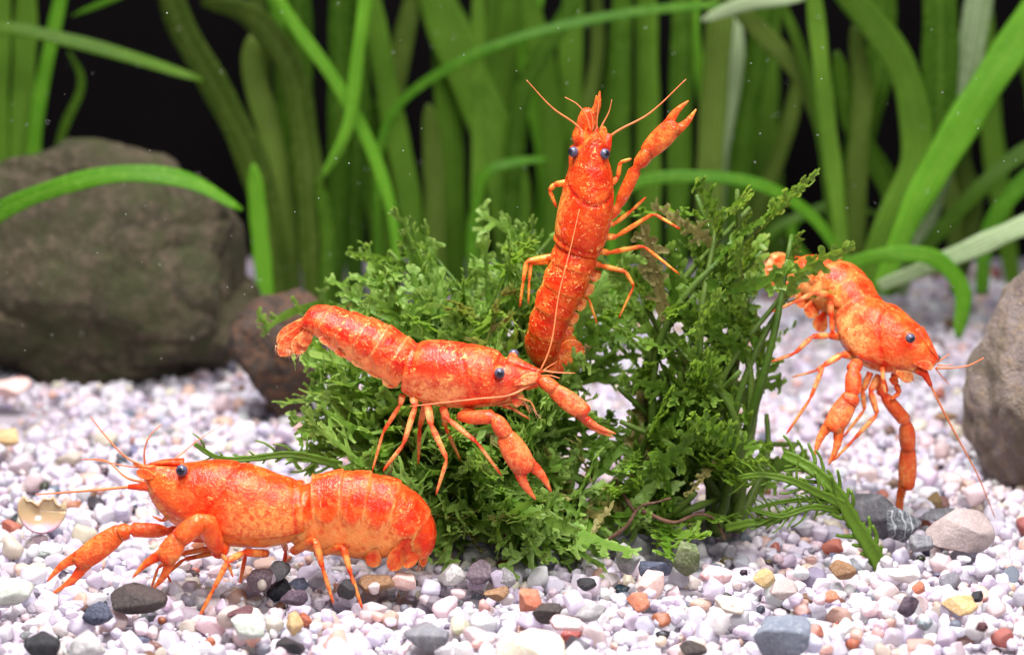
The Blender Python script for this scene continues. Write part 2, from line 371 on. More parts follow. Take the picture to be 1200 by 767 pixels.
PEB = [ # px, py (centre), width px, height px, colour, label
 (48, 754, 46, 40, 'black', 'matt black rounded pebble beside a two-tone grey pebble'),
 (100, 753, 52, 32, 'greywhite', 'pale two-tone grey pebble beside a matt black rounded pebble'),
 (115, 717, 36, 26, 'darkblue', 'dark blue-grey angular pebble beside the long dark brown stone'),
 (162, 700, 68, 32, 'darkbrown', 'long dark brown stone under the pincers of the crayfish on the gravel'),
 (282, 717, 30, 20, 'maroon', 'dark maroon angular pebble above a cream grey pebble'),
 (292, 733, 46, 28, 'palegreen', 'cream and grey pebble below a dark maroon angular pebble'),
 (307, 677, 36, 28, 'purple', 'purple grey rounded pebble under the belly of the crayfish on the gravel'),
 (327, 668, 28, 26, 'slate', 'slate grey pebble leaning on the purple grey rounded pebble'),
 (349, 682, 25, 17, 'darkblue', 'small blue-black oval pebble beneath the crayfish on the gravel'),
 (345, 698, 32, 18, 'plum', 'plum coloured pebble below the small blue-black oval pebble'),
 (341, 755, 34, 19, 'black', 'flat black pebble below an upright ochre pebble'),
 (345, 728, 21, 30, 'ochre', 'upright ochre pebble in white gravel'),
 (10, 688, 56, 38, 'palegreen', 'big pale green-grey pebble below the shell fragment'),
 (405, 688, 22, 22, 'black', 'small black pebble between the hind legs of the crayfish on the gravel'),
 (440, 682, 44, 22, 'brown', 'flat reddish brown stone behind the hind legs of the crayfish on the gravel'),
 (474, 679, 36, 24, 'pink', 'pinkish orange pebble below the tail of the crayfish on the gravel'),
 (497, 742, 60, 34, 'slate', 'slate grey elongated pebble with pale veins'),
 (530, 671, 36, 24, 'greywhite', 'white and grey pebble beside a purple and white pebble at the moss foot'),
 (562, 669, 34, 28, 'purple', 'purple and white angular pebble at the foot of the moss'),
 (594, 675, 20, 22, 'grey', 'small upright grey pebble at the foot of the moss'),
 (582, 694, 29, 20, 'brown', 'brownish pitted pebble next to a terracotta pebble'),
 (619, 702, 29, 26, 'terracotta', 'terracotta pebble above a brown-grey pebble'),
 (644, 716, 40, 24, 'darkbrown', 'brown-grey pebble below a terracotta pebble'),
 (692, 716, 38, 21, 'grey', 'flat grey pebble between brown-grey and terracotta pebbles'),
 (747, 702, 29, 27, 'terracotta', 'terracotta pebble below a round pink pebble'),
 (762, 682, 32, 34, 'pink', 'round pink pebble above a terracotta pebble'),
 (767, 664, 38, 20, 'darkblue', 'dark navy curved pebble between upright grey and algae covered stones'),
 (735, 652, 30, 40, 'grey', 'upright grey brown stone at the moss foot'),
 (686, 681, 25, 18, 'black', 'black shiny pebble at the edge of the moss'),
 (620, 758, 84, 42, 'cream', 'large cream stone with brown stains among white gravel'),
 (663, 729, 42, 19, 'pinkred', 'flat pink and maroon pebble above the large cream stone'),
 (805, 651, 34, 46, 'green', 'upright stone covered with green algae under the fern'),
 (835, 672, 44, 26, 'pinkred', 'pink and white mottled pebble beside the algae covered stone'),
 (897, 675, 27, 21, 'amber', 'amber coloured pebble beside a pale mauve pebble'),
 (917, 688, 36, 25, 'blush', 'pale mauve pebble beside an amber coloured pebble'),
 (987, 666, 29, 22, 'brown', 'brown angular pebble in front of the sprig'),
 (1060, 671, 38, 23, 'white', 'smooth white oval pebble beside a small coral pebble'),
 (853, 707, 38, 19, 'cream', 'cream elongated pebble above the big blue-grey round pebble'),
 (921, 744, 78, 54, 'bluegrey', 'big blue-grey round pebble'),
 (1064, 709, 26, 25, 'plum', 'dark plum pebble below the smooth white oval pebble'),
 (1123, 706, 44, 26, 'ochre', 'flat ochre pebble beside a tiny black pebble'),
 (1144, 697, 18, 13, 'black', 'tiny black pebble at the end of the flat ochre pebble'),
 (1022, 594, 50, 42, 'slate', 'round dark grey pebble with pale veins beside the sprig'),
 (1058, 612, 46, 44, 'speckled', 'black and white speckled pebble touched by a hanging claw'),
 (1097, 600, 54, 16, 'slate', 'flat slate coloured stone behind the large blush stone'),
 (1122, 619, 80, 44, 'blush', 'large flat blush coloured stone beside the speckled pebble'),
 (1077, 636, 30, 24, 'slate', 'grey angular pebble in front of the speckled pebble'),
 (1151, 732, 16, 13, 'maroon', 'tiny dark red pebble below the flat ochre pebble'),
 (1082, 728, 20, 17, 'teal', 'small teal-grey pebble below the dark plum pebble'),
 (1077, 686, 16, 15, 'terracotta', 'small coral pebble beside the smooth white oval pebble'),
 (973, 697, 21, 14, 'terracotta', 'small coral pebble beside pale pink gravel'),
 (812, 758, 32, 17, 'darkbrown', 'dark flat pebble left of the big blue-grey round pebble'),
 (8, 453, 56, 26, 'pink', 'pale pinkish oval stone at the foot of the olive brown boulder'),
 (8, 512, 32, 20, 'ochre', 'tan pebble on the gravel in front of the olive brown boulder'),
 (243, 407, 44, 16, 'brown', 'flat brown stone on the gravel beside the olive brown boulder'),
 (1108, 487, 30, 10, 'brown', 'flat reddish brown flake on the gravel beside the grey tan rock'),
 (515, 628, 30, 28, 'brown', 'knobbly tan brown pebble behind the tail of the crayfish on the gravel'),
]
PB_T = {s: [pebble_shape(ICO[s][0], 100+k, .30, 8+k % 6, .54) for k in range(16)] for s in (1, 2, 3, 4)}
for i, (px, py, wd, hg, key, lab) in enumerate(PEB):
    g = ground(px, py+hg*.30, .0); k = pxcm(g[1]); rx = wd/2/k*1.06; rz = hg/2/k*1.10; ry = (rx+rz)*.5
    z = at(px, py, g[1])[2]-.02; settle_at(g[0], g[1]+.05, min(rx, ry)*.75, z+rz*.55)
    v = PB_T[4][i % 16]; v = v/np.abs(v).max(0)*np.array([rx, ry, rz])
    o = link('pebble', mesh_np('pebble', v, ICO[4][1], pmat(key)), None, (g[0], g[1], z)); tag(o, lab, 'pebble', 'coloured pebbles lying on the white gravel')
    o.rotation_euler = (0, random.uniform(-.12, .12), random.uniform(-.3, .3))

# ------------------------------------------------------------------ gravel
PAL = [((.83, .78, .90), .36), ((.90, .88, .94), .24), ((.88, .75, .79), .15), ((.72, .68, .80), .09), ((.84, .77, .66), .05), ((.84, .58, .50), .035),
       ((.34, .32, .37), .02), ((.21, .24, .32), .014), ((.04, .03, .045), .012), ((.24, .13, .075), .012), ((.56, .19, .11), .012)]
PC = np.array([p[0] for p in PAL])*np.array([.98, .975, .95]); PW = np.array([p[1] for p in PAL]); PW /= PW.sum()
stones = []
NG = 36000
for n in range(NG):
    best = None
    for t in range(5):
        d = math.sqrt(rng.uniform(26.2**2, 57.5**2)) if rng.random() < .62 else rng.uniform(26.2, 41)
        hw = .209*d+2.2; x = rng.uniform(-hw, hw); y = d-34.0
        j = int((y-HY0)/HS); i = int((x-HX0)/HS)
        if not (2 < i < HW-2 and 2 < j < HH-2): continue
        hz = Hm[j, i]
        if best is None or hz < best[0]: best = (hz, x, y, d)
    if best is None: continue
    hz, x, y, d = best
    r = float(np.clip(math.exp(rng.normal(math.log(.084), .45)), .038, .21)) if n < 31000 else rng.uniform(.022, .045)
    if hz > -.06: continue
    rz = r*rng.uniform(.62, .95)
    z = settle(x, y, r*.85, rz, .35)
    if z is None or z > .08: continue
    c = PC[rng.choice(len(PC), p=PW)]*rng.uniform(.86, 1.06); c = np.clip(c+rng.normal(0, .02, 3), .01, .9)
    stones.append((x, y, z, r, rz, d, c))
def buried(t):
    j = int((t[1]-HY0)/HS); i = int((t[0]-HX0)/HS); n = max(1, int(t[3]*.7/HS))
    return float(Hm[max(0, j-n):j+n+1, max(0, i-n):i+n+1].min())-(t[2]+t[4]) > .02
stones = [t for t in stones if not buried(t)]
print('gravel stones', len(stones))
def rotm(a, b, c):
    return np.array((Matrix.Rotation(a, 3, 'Z') @ Matrix.Rotation(b, 3, 'X') @ Matrix.Rotation(c, 3, 'Z')))
def vis(s):
    x, y, z, r, rz, d, c = s; q = np.array([x, y, z])-CAM; k = FPX/(q@FW); px = 600+q[0]*k; py = 383.5-(q@UPV)*k
    return r*k*(1+1.2*z) if 0 < px < 1200 and 0 < py < 767 else 0
order = sorted(range(len(stones)), key=lambda i: -vis(stones[i])); top = set(order[:300])
gm2 = M['gravel'].copy(); gm2.name = 'quartz_pebble'; nt = gm2.node_tree; oi = nt.nodes.new('ShaderNodeObjectInfo')
an = [n for n in nt.nodes if n.type == 'ATTRIBUTE'][0]
for l in list(an.outputs['Color'].links): nt.links.new(oi.outputs['Color'], l.to_socket)
pm = [mesh_np('pebble', v/np.abs(v).max(), ICO[3][1], gm2) for v in PB_T[3]]
VV = []; FF = []; CC = []; base = 0
for i, (x, y, z, r, rz, d, c) in enumerate(stones):
    a, b, e = rng.uniform(0, 6.28), rng.normal(0, .35), rng.uniform(0, 6.28)
    if i in top:
        o = link('pebble', pm[i % 16], bed, (x, y, z)); o.rotation_euler = (b, b*.7, a); o.scale = (r*1.1, r*rng.uniform(.75, 1.05), rz*1.1)
        o.color = (*c, 1); continue
    s = 3 if (d < 36 and r > .12) else (1 if r/d < .0017 else 2)
    v = PB_T[s][i % 16]; v = v*np.array([r, r*rng.uniform(.75, 1.05), rz])
    v = v@rotm(a, b, e).T+np.array([x, y, z])
    VV.append(v); FF.append(ICO[s][1]+base); base += len(v); CC.append(np.tile(np.append(c, 1), (len(v), 1)))
gv = link('gravel', mesh_np('gravel', np.concatenate(VV), np.concatenate(FF), M['gravel'], True, {'pat': np.concatenate(CC)}), bed); tag(gv, kind='stuff')
print('gravel tris', sum(len(f) for f in FF))
del VV, FF, CC

# ------------------------------------------------------------------ tape grass at the back
def blade(parent, origin, pts, Y, wpx, mat, yaw=0., tip=True, Y2=None, twist=.9, base=.7, curl=.05):
    n = len(pts); Y2 = Y if Y2 is None else Y2
    P = np.array([at(p[0], p[1], Y+(Y2-Y)*i/max(1, n-1)) for i, p in enumerate(pts)]); K = 34
    C = catmull(P, K); T = np.gradient(C, axis=0); hw = wpx/2/pxcm(Y)*.80; v = []; c = []; f = []; m = 7
    for i in range(K):
        t = i/(K-1); tt = nrm(T[i]); vd = nrm(C[i]-CAM); s = nrm(np.cross(tt, vd)); nn = np.cross(s, tt)
        a = yaw+twist*(t-.5); s2 = s*math.cos(a)+nn*math.sin(a); n2 = np.cross(s2, tt)
        w_ = hw*(base+(1-base)*min(1, t*2.5))
        if tip: w_ *= math.sqrt(max(0.02, 1-max(0, (t-.80)/.205)**2))
        w_ *= 1+.05*math.sin(i*.9+pts[0][0])
        for j in range(m):
            q = -1+2*j/(m-1); v.append(C[i]+s2*(q*w_)+n2*(curl*w_*(q*q-.4)+.05*w_*math.sin(i*.6+q*2))); c.append((j/(m-1), t, 0, 1))
    for i in range(K-1):
        for j in range(m-1):
            a = i*m+j; f.append((a, a+1, a+m+1, a+m))
    me = mesh_np('leaf', np.array(v)-origin, f, M[mat], True, {'pat': c})
    o = link('leaf', me, parent); sm = o.modifiers.new('thick', 'SOLIDIFY'); sm.thickness = .022*CM; sm.offset = 0
    return o
def plant(label, base_px, Y, blades, cat='plant'):
    g = at(base_px, 400, Y); org = np.array([g[0], Y, -.1]); e = link('tape_grass', None, None, org)
    tag(e, label, cat, 'tape grass plants along the back')
    for b in blades:
        pts, wpx, mat = b[0], b[1], b[2]; kw = b[3] if len(b) > 3 else {}
        yy = Y+kw.pop('dy', 0); blade(e, org, pts, yy, wpx, 'val'+mat, **kw)
    return e
B, O, Pp, D = '_bright', '_olive', '_pale', ''
plant('tape grass with upright green leaves growing behind the olive brown boulder', 20, 17.0, [
    ([(22, 380), (26, 150), (32, -60)], 38, D, dict(yaw=.3)), ([(5, 380), (-2, 150), (4, -60)], 30, D), ([(40, 380), (46, 120), (62, 40), (84, -60)], 20, B, dict(dy=-.6)),
    ([(12, 380), (14, 200), (-14, 60), (-40, -40)], 30, D, dict(dy=.5)),
    ([(-90, 330), (-60, 60), (0, 34), (70, 45), (150, 66), (238, 94)], 19, D, dict(dy=-2.5)), ([(420, -300), (260, -110), (150, -10), (84, 19)], 11, B, dict(dy=-1.5)),
    ([(30, 380), (75, 150), (95, 90), (80, 60)], 12, D, dict(dy=1.5))])
plant('tape grass with one long leaf arching over the olive brown boulder', -40, 9.6, [
    ([(-60, 400), (-50, 300), (-6, 252), (60, 222), (150, 203), (222, 212), (284, 246)], 27, B, dict(base=.9, Y2=9.4, yaw=.2)),
    ([(-60, 400), (-90, 240), (-110, 100)], 26, D)])
plant('tape grass with broad drooping olive leaves rising left of the moss', 345, 16.0, [
    ([(314, 400), (311, 340), (303, 260), (297, 192)], 26, B, dict(dy=-1.5, base=.9)),
    ([(334, 400), (322, 300), (294, 186), (248, 95), (205, 15), (190, -60)], 46, O, dict(dy=-.4, yaw=.25)),
    ([(350, 400), (338, 290), (318, 160), (294, 60), (296, 40)], 36, O, dict(yaw=-.2)),
    ([(372, 400), (366, 290), (358, 170), (330, 60), (285, 14), (236, 4)], 42, O, dict(dy=-.8, yaw=.15)),
    ([(470, 330), (456, 234), (424, 150), (388, 88), (340, 22), (300, -50)], 19, B, dict(dy=-1.6)),
    ([(392, 400), (396, 200), (398, -60)], 31, D, dict(dy=.6)), ([(378, 400), (382, 260), (372, 208)], 20, D, dict(dy=-1)),
    ([(470, -260), (440, -80), (420, 60), (404, 160), (375, 212)], 20, B, dict(dy=-1.9, base=.35, yaw=.2)), ([(420, 400), (414, 240), (420, 110), (396, -50)], 34, D, dict(dy=1.1)),
    ([(322, 400), (330, 260), (350, 100), (348, -50)], 40, D, dict(dy=1.6)), ([(300, 400), (340, 250), (352, 100), (330, 20), (300, -50)], 26, B, dict(dy=1.9))])
plant('tape grass with a rounded pale leaf tip standing behind the moss top', 500, 17.5, [
    ([(500, 400), (481, 240), (452, 100), (424, -60)], 36, D, dict(yaw=.2)), ([(508, 400), (510, 240), (505, 150), (502, 122)], 31, O, dict(dy=-.5, base=.9)),
    ([(600, 400), (590, 190), (545, 80), (488, -50)], 62, D, dict(dy=1.2)), ([(556, 400), (560, 200), (560, -60)], 20, D, dict(dy=-.9)),
    ([(440, 330), (470, 120), (540, 72), (630, 38), (740, 15), (880, 2)], 14, B, dict(dy=-1.6)), ([(455, 400), (440, 220), (412, 90), (408, -50)], 38, D, dict(dy=.8)),
    ([(540, 400), (528, 200), (520, -60)], 40, D, dict(dy=1.9)), ([(470, 400), (455, 260), (470, 60), (500, -60)], 30, O, dict(dy=1.5))])
plant('tape grass with a crooked narrow leaf behind the climbing crayfish', 640, 18.0, [
    ([(596, 400), (602, 200), (616, 100), (662, 20), (700, -50)], 27, D), ([(640, 400), (650, 200), (640, 90), (600, -60)], 34, D, dict(dy=1.0)),
    ([(560, 400), (558, 240), (570, 202), (604, 190), (642, 186)], 14, B, dict(dy=-1.5)), ([(690, 400), (688, 220), (670, 110), (676, -60)], 36, D, dict(dy=1.4)),
    ([(610, 400), (640, 200), (618, 60), (640, -60)], 26, B, dict(dy=2.0)), ([(668, 400), (672, 200), (700, 60), (695, -50)], 20, O, dict(dy=.4))])
plant('tape grass with straight upright leaves right of the climbing crayfish', 780, 17.0, [
    ([(730, 400), (727, 210), (730, -60)], 30, D, dict(dy=.2)), ([(762, 400), (760, 240), (756, -60)], 38, D, dict(dy=.7, yaw=.3)), ([(792, 400), (796, 200), (802, -60)], 34, D),
    ([(832, 400), (832, 200), (850, -60)], 40, O, dict(dy=.5)), ([(860, 400), (868, 190), (884, 90), (908, -60)], 34, D, dict(dy=1.0)),
    ([(824, 400), (822, 90), (812, 40), (818, -50)], 20, B, dict(dy=1.8)), ([(846, 400), (855, 160), (862, 60), (846, -50)], 26, Pp, dict(dy=1.6)),
    ([(716, 380), (742, 216), (820, 207), (900, 220), (958, 260), (990, 310)], 18, B, dict(dy=-4.0, base=.8)),
    ([(1180, -220), (930, -6), (872, 5), (822, 24)], 24, Pp, dict(dy=-2.5)), ([(700, 400), (704, 180), (722, 60), (740, -50)], 28, D, dict(dy=1.7)), ([(806, 400), (880, 260), (930, 120), (935, 80)], 24, O, dict(dy=1.4))])
plant('large tape grass rosette with wide fanning leaves behind the crayfish hanging at the fern', 1010, 14.5, [
    ([(990, 345), (986, 280), (966, 110), (948, -60)], 25, D, dict(dy=-.5)), ([(1012, 345), (1030, 285), (1074, 180), (1062, 92), (984, -20), (950, -70)], 46, D, dict(yaw=.2)),
    ([(1030, 345), (1054, 263), (1096, 160), (1102, 60), (1100, -60)], 52, D, dict(dy=.4, yaw=-.2)), ([(1030, 345), (1066, 256), (1130, 142), (1200, 33), (1260, -60)], 50, B, dict(dy=-.6, base=.5)),
    ([(1050, 345), (1095, 220), (1126, 110), (1158, -60)], 42, Pp, dict(dy=1.5)), ([(1040, 345), (1130, 240), (1200, 178), (1260, 150)], 24, D, dict(dy=.9)),
    ([(1150, 345), (1160, 270), (1200, 212), (1240, 180)], 26, B, dict(dy=.2)), ([(1030, 335), (1104, 306), (1200, 264), (1280, 232)], 30, Pp, dict(dy=-3.2, base=.6)),
    ([(985, 312), (1040, 298), (1098, 304), (1127, 338), (1123, 396)], 25, B, dict(dy=-3.6, base=.7)), ([(985, 345), (950, 100), (938, 58), (900, -30)], 16, D, dict(dy=.8)),
    ([(990, 345), (975, 190), (945, 100), (870, 15), (830, -30)], 28, O, dict(dy=1.2)), ([(1050, 330), (1044, 225), (1000, 145), (980, 60)], 32, D, dict(dy=1.6)),
    ([(975, 340), (930, 262), (975, 238), (1010, 225)], 13, B, dict(dy=1.8)), ([(868, 400), (905, 272), (975, 243), (1030, 250)], 13, D, dict(dy=1.4)),
    ([(1000, 345), (996, 220), (1030, 80), (1035, -50)], 42, D, dict(dy=2.1)), ([(1120, 345), (1140, 240), (1125, 180), (1170, 60)], 30, O, dict(dy=2.2)), ([(1005, 345), (1005, 200), (1010, 90), (1000, 30)], 30, O, dict(dy=1.0))])
# deeper, dimmer growth close to the back wall
for bx, lab in ((430, 'dim tape grass close to the dark back wall left of the climbing crayfish'), (640, 'dim tape grass close to the dark back wall directly behind the climbing crayfish'),
                (870, 'dim tape grass close to the dark back wall between upright leaves and rosette'), (1130, 'dim tape grass close to the dark back wall behind the large rosette')):
    bl = []
    for k in range(3):
        x0 = bx+random.uniform(-90, 90); x1 = x0+random.uniform(-60, 60)
        if 900 < x1 < 985 or 1150 < x1 < 1200: continue
        bl.append(([(x0, 350), ((x0+x1)/2+random.uniform(-20, 20), 160), (x1, random.choice([-60, -60, 40, 90]))], random.uniform(22, 44), random.choice([D, D, O]), dict(dy=random.uniform(-1, 1.5), yaw=random.uniform(-.5, .5))))
    plant(lab, bx, 21.0, bl)

# ------------------------------------------------------------------ moss and fern
def ribbon(v, f, c, P, wd, nrmv, tone, curl=.3, m=3):
    """flat strip with a shallow trough"""
    K = len(P); T = np.gradient(P, axis=0); b = len(v)
    for i in range(K):
        t = nrm(T[i]); s = nrm(np.cross(t, nrmv)); n2 = np.cross(s, t)
        for j in range(m):
            q = -1+2*j/(m-1); v.append(P[i]+s*(q*wd[i])+n2*(curl*wd[i]*abs(q))); c.append((tone[i], 0, 0, 1))
    for i in range(K-1):
        for j in range(m-1):
            a = b+i*m+j; f.append((a, a+1, a+m+1, a+m))
def frond_mesh(seed, mat, L=1.0, width=.05, density=1.0, spread=55, curlup=.35, sub=True, teeth=.6, brl=(.22, .46)):
    """antler-branched frond growing along +Z, flat in XZ, front towards -Y; length about L cm"""
    r = random.Random(seed); v = []; f = []; c = []; nv = np.array([0, -1.0, 0])
    def axis(p0, ang, ln, w0, K, lvl, ycurl):
        P = []; p = np.array(p0, float); a = ang; bend = r.uniform(-.5, .5)/K; yb = p0[1]
        for i in range(K+1):
            P.append(p.copy()); a += bend+r.uniform(-.10, .10); st = ln/K
            p = p+np.array([math.sin(a)*st, 0, math.cos(a)*st]); p[1] += ycurl*st*(i/K)+r.uniform(-.12, .12)*st
        P = np.array(P); wd = [w0*(1-.45*i/K)*(1+.25*math.sin(i*2.1+seed)) for i in range(K+1)]
        if lvl == 2: wd[-1] *= 1.15
        else: wd[-1] *= .6
        tone = [min(1, (.12*lvl+.55*(i/K)**2*(.4+.3*lvl))) for i in range(K+1)]
        ribbon(v, f, c, P, wd, nrm(nv+np.array([r.uniform(-.5, .5), 0, r.uniform(-.4, .4)])), tone, r.uniform(.1, .5))
        return P, a
    P, a = axis((0, 0, 0), r.uniform(-.15, .15), L, width, 8, 0, r.uniform(-curlup, curlup)*1.2)
    nb = int(11*density); side = r.choice([-1, 1])
    for k in range(nb):
        t = .10+.88*k/max(1, nb-1); i = min(7, int(t*8)); q = P[i]+(P[i+1]-P[i])*(t*8-i); side = -side
        ln = L*r.uniform(*brl)*(1-.45*t)*(.55 if t < .2 else 1); ang = side*math.radians(spread+r.uniform(-18, 18))
        Q, a2 = axis(q, ang, ln, width*.72, 4, 1, r.uniform(-.7, .7))
        if sub:
            for k2 in range(r.choice([2, 3, 4])):
                t2 = r.uniform(.3, 1.0); i2 = min(3, int(t2*4)); q2 = Q[i2]+(Q[i2+1]-Q[i2])*(t2*4-i2)
                axis(q2, a2+r.choice([-1, 1])*math.radians(r.uniform(25, 65)), ln*r.uniform(.25, .5)*teeth*1.5, width*.5, 2, 2, r.uniform(-.9, .9))
    for k in range(3):
        axis(P[-1], a+(k-1)*.55+r.uniform(-.15, .15), L*r.uniform(.10, .18), width*.5, 2, 2, r.uniform(-.6, .6))
    return np.array(v), np.array(f), np.array(c)
def frond_set(seed0, n, **kw): return [frond_mesh(seed0+i, None, **kw) for i in range(n)]
def in_poly(x, y, poly):
    ins = False; j = len(poly)-1
    for i in range(len(poly)):
        xi, yi = poly[i]; xj, yj = poly[j]
        if (yi > y) != (yj > y) and x < (xj-xi)*(y-yi)/(yj-yi)+xi: ins = not ins
        j = i
    return ins
def stem_tube(mb, P, r0, r1, m=7, tone=.1):
    C = catmull(P, 16); rad = [r0+(r1-r0)*i/15 for i in range(16)]
    rad = [q*(1+.12*math.sin(i*1.9)) for i, q in enumerate(rad)]
    R = tube_rings(C, rad, m); mb.rings(R, [(tone, 0, 0, 1)]*16); return C
def clump(name, label, cat, base, stems, sets, fmat, smat, per_stem, fl, rs, start=.3, droop=0., outness=.9):
    """stems: list of target points; fronds grow along each stem"""
    root = link(name, None, None, base); tag(root, label, cat)
    meshes = [mesh_np('frond', v, f, M[fmat], True, {'pat': c}) for v, f, c in sets]
    items = []
    for tgt, jit in stems:
        b = np.array(base)+np.array([random.uniform(-2.6, 2.6)*jit, random.gauss(0, jit*.8), 0]); tgt = np.array(tgt)
        mid = b*.5+tgt*.5+np.array([random.gauss(0, .28), random.gauss(0, .28), .18*np.linalg.norm(tgt-b)*(1-abs(droop))])
        mb = MB(); C = stem_tube(mb, [b, mid, tgt], rs[0]*random.uniform(.8, 1.2), rs[1]); o = mb.build('stem', M[smat], root, base)
        for k in range(per_stem):
            t = start+(1-start)*(k+random.random()*.7)/per_stem; t = min(t, .995); i = int(t*15); p = C[i]; tang = nrm(C[min(15, i+1)]-C[max(0, i-1)])
            out = nrm(tang*outness+np.array([random.gauss(0, .65), random.gauss(0, .65)-.35, random.gauss(.12, .5)]))
            items.append((p, out, random.uniform(*fl), random.uniform(0, 6.28), random.randrange(len(sets))))
    return root, items, meshes, sets
def frond_matrix(p, out, ln, roll, org):
    z = Vector(out); q = z.to_track_quat('Z', 'Y').to_matrix()
    # keep the broad side mostly in view from all round: free roll
    m3 = q @ Matrix.Rotation(roll, 3, 'Z'); m4 = m3.to_4x4() @ Matrix.Scale(ln, 4); m4.translation = V((np.array(p)-np.array(org))*CM); return m4
ZONES = [(500, 430, 185, 62, -.75), (545, 520, 115, 65, -.8), (615, 540, 45, 60, -.8), (680, 480, 55, 40, -.8), (682, 270, 62, 175, .75), (655, 410, 45, 34, 1.2),
         (1020, 390, 105, 85, 1.5), (955, 440, 75, 90, .9), (1000, 500, 70, 60, 1.0), (430, 600, 90, 60, -1.0)]
GAPS = [(722, 482, 38, 48), (905, 480, 45, 60), (700, 560, 22, 22), (830, 470, 20, 24), (845, 585, 50, 30), (800, 390, 22, 20), (870, 420, 22, 26)]
def clear_of(it):
    for f in (.0, .5, 1.0):
        q = np.array(it[0])+np.array(it[1])*it[2]*f; d = q-CAM; k = FPX/(d@FW); px = 600+d[0]*k; py = 383.5-(d@UPV)*k
        for cx, cy, rx, ry, y0 in ZONES:
            if q[1] < y0 and ((px-cx)/rx)**2+((py-cy)/ry)**2 < 1: return False
    q = np.array(it[0])+np.array(it[1])*it[2]*.5; d = q-CAM; k = FPX/(d@FW); px = 600+d[0]*k; py = 383.5-(d@UPV)*k
    if any(((px-a)/b_)**2+((py-c)/e)**2 < 1 for a, c, b_, e in GAPS): return False
    return (np.array(it[0])+np.array(it[1])*it[2])[2] > -.1
def flush(root, items, meshes, sets, base, mat, keep=300):
    def score(it):
        q = np.array(it[0])+np.array(it[1])*it[2]*.5; return q[1]-it[2]*1.5
    items = [i for i in items if clear_of(i)]; items.sort(key=score); print(root.name, len(items))
    for it in items[:keep]:
        o = link('frond', meshes[it[4]], root)
        if random.random() < .05: o.material_slots[0].link = 'OBJECT'; o.material_slots[0].material = M['old']
        o.matrix_local = frond_matrix(it[0], it[1], it[2], it[3], base)
    rest = items[keep:]
    if rest:
        VV, FF, CC = [], [], []; b = 0
        for it in rest:
            v, f, c = sets[it[4]]; m4 = frond_matrix(it[0], it[1], it[2], it[3], base); A = np.array(m4.to_3x3()); t = np.array(m4.translation)/CM
            VV.append(v@A.T+t); FF.append(f+b); b += len(v); CC.append(c)
        o = link('fronds', mesh_np('fronds', np.concatenate(VV), np.concatenate(FF), M[mat], True, {'pat': np.concatenate(CC)}), root); tag(o, kind='stuff')

def sample_targets(poly, n, yfun, mind=12, edge=None):
    xs = [p[0] for p in poly]; ys = [p[1] for p in poly]; out = []; tries = 0
    while len(out) < n and tries < 6000:
        tries += 1; x = random.uniform(min(xs), max(xs)); y = random.uniform(min(ys), max(ys))
        if in_poly(x, y, poly) and all((x-a)**2+(y-b)**2 > mind**2 for a, b in out): out.append((x, y))
    return [(at(x, y, yfun(x, y)), .35) for x, y in out]
# pale frilly moss mound: left and middle
MB_POLY = [(350, 480), (352, 400), (368, 350), (405, 312), (438, 288), (520, 272), (600, 262), (640, 240), (690, 310), (740, 330), (740, 420), (720, 500), (750, 600), (750, 655), (690, 672), (620, 674), (540, 662), (500, 600), (430, 560), (360, 525)]
def ymoss(x, y):   # dome: front face bulges towards the viewer low down, leans back to the top
    cx, cy = 560, 480; rr = min(1, math.hypot((x-cx)/250, (y-cy)/260)); return -.2+2.2*max(0, (560-y)/330)+1.2*rr**2-(1.2 if y > 600 else 0)
b1 = ground(590, 640); b1 = np.array([b1[0], 1.1, -.05])
moss_sets = frond_set(500, 18, L=1.0, width=.080, density=.62, spread=58, teeth=.85, curlup=1.0)
tg = sample_targets(MB_POLY, 66, lambda x, y: ymoss(x, y)+random.choice([0, 0, .5, 1.0]), 26)
tg += [(at(362, 410, .9), .2), (at(385, 520, .2), .2), (at(372, 465, .6), .2), (at(420, 545, -.2), .3)]
root1, it1, me1, se1 = clump('moss_clump', 'pale green frilly moss mound on the gravel under the crayfish with its tail raised', 'moss', b1, tg, moss_sets, 'moss', 'fernstem', 11, (.6, 1.25), (.05, .028), .34)
flush(root1, it1, me1, se1, b1, 'moss')
# darker open-branched fern: right
FE_POLY = [(700, 470), (735, 380), (760, 320), (790, 270), (830, 240), (870, 215), (905, 260), (945, 285), (940, 330), (915, 400), (910, 470), (900, 525), (880, 560), (830, 600), (780, 620), (740, 580), (715, 520)]
def yfern(x, y): return (1.6 if x > 875 and y > 370 else 0) -.3+2.0*max(0, (540-y)/330)+.9*min(1, abs(x-830)/150)**2
b2 = ground(815, 640); b2 = np.array([b2[0], 1.0, -.05])
fern_sets = frond_set(700, 16, L=1.0, width=.085, density=1.0, spread=62, teeth=1.0, curlup=.9, brl=(.14, .27))
tg = sample_targets(FE_POLY, 30, lambda x, y: yfern(x, y)+random.choice([0, .3, .9]), 34)
tg += [(at(864, 222, 1.4), .2), (at(816, 228, 1.8), .2), (at(928, 275, 1.4), .3), (at(905, 250, 1.0), .3), (at(940, 318, 1.6), .3), (at(915, 440, 2.4), .3), (at(935, 520, 2.2), .3)]
root2, it2, me2, se2 = clump('aquatic_fern', 'dark green open branched water fern beside the moss mound with brown roots', 'fern', b2, tg, fern_sets, 'fern', 'fernstem', 6, (.7, 1.3), (.09, .035), .22)
flush(root2, it2, me2, se2, b2, 'fern')
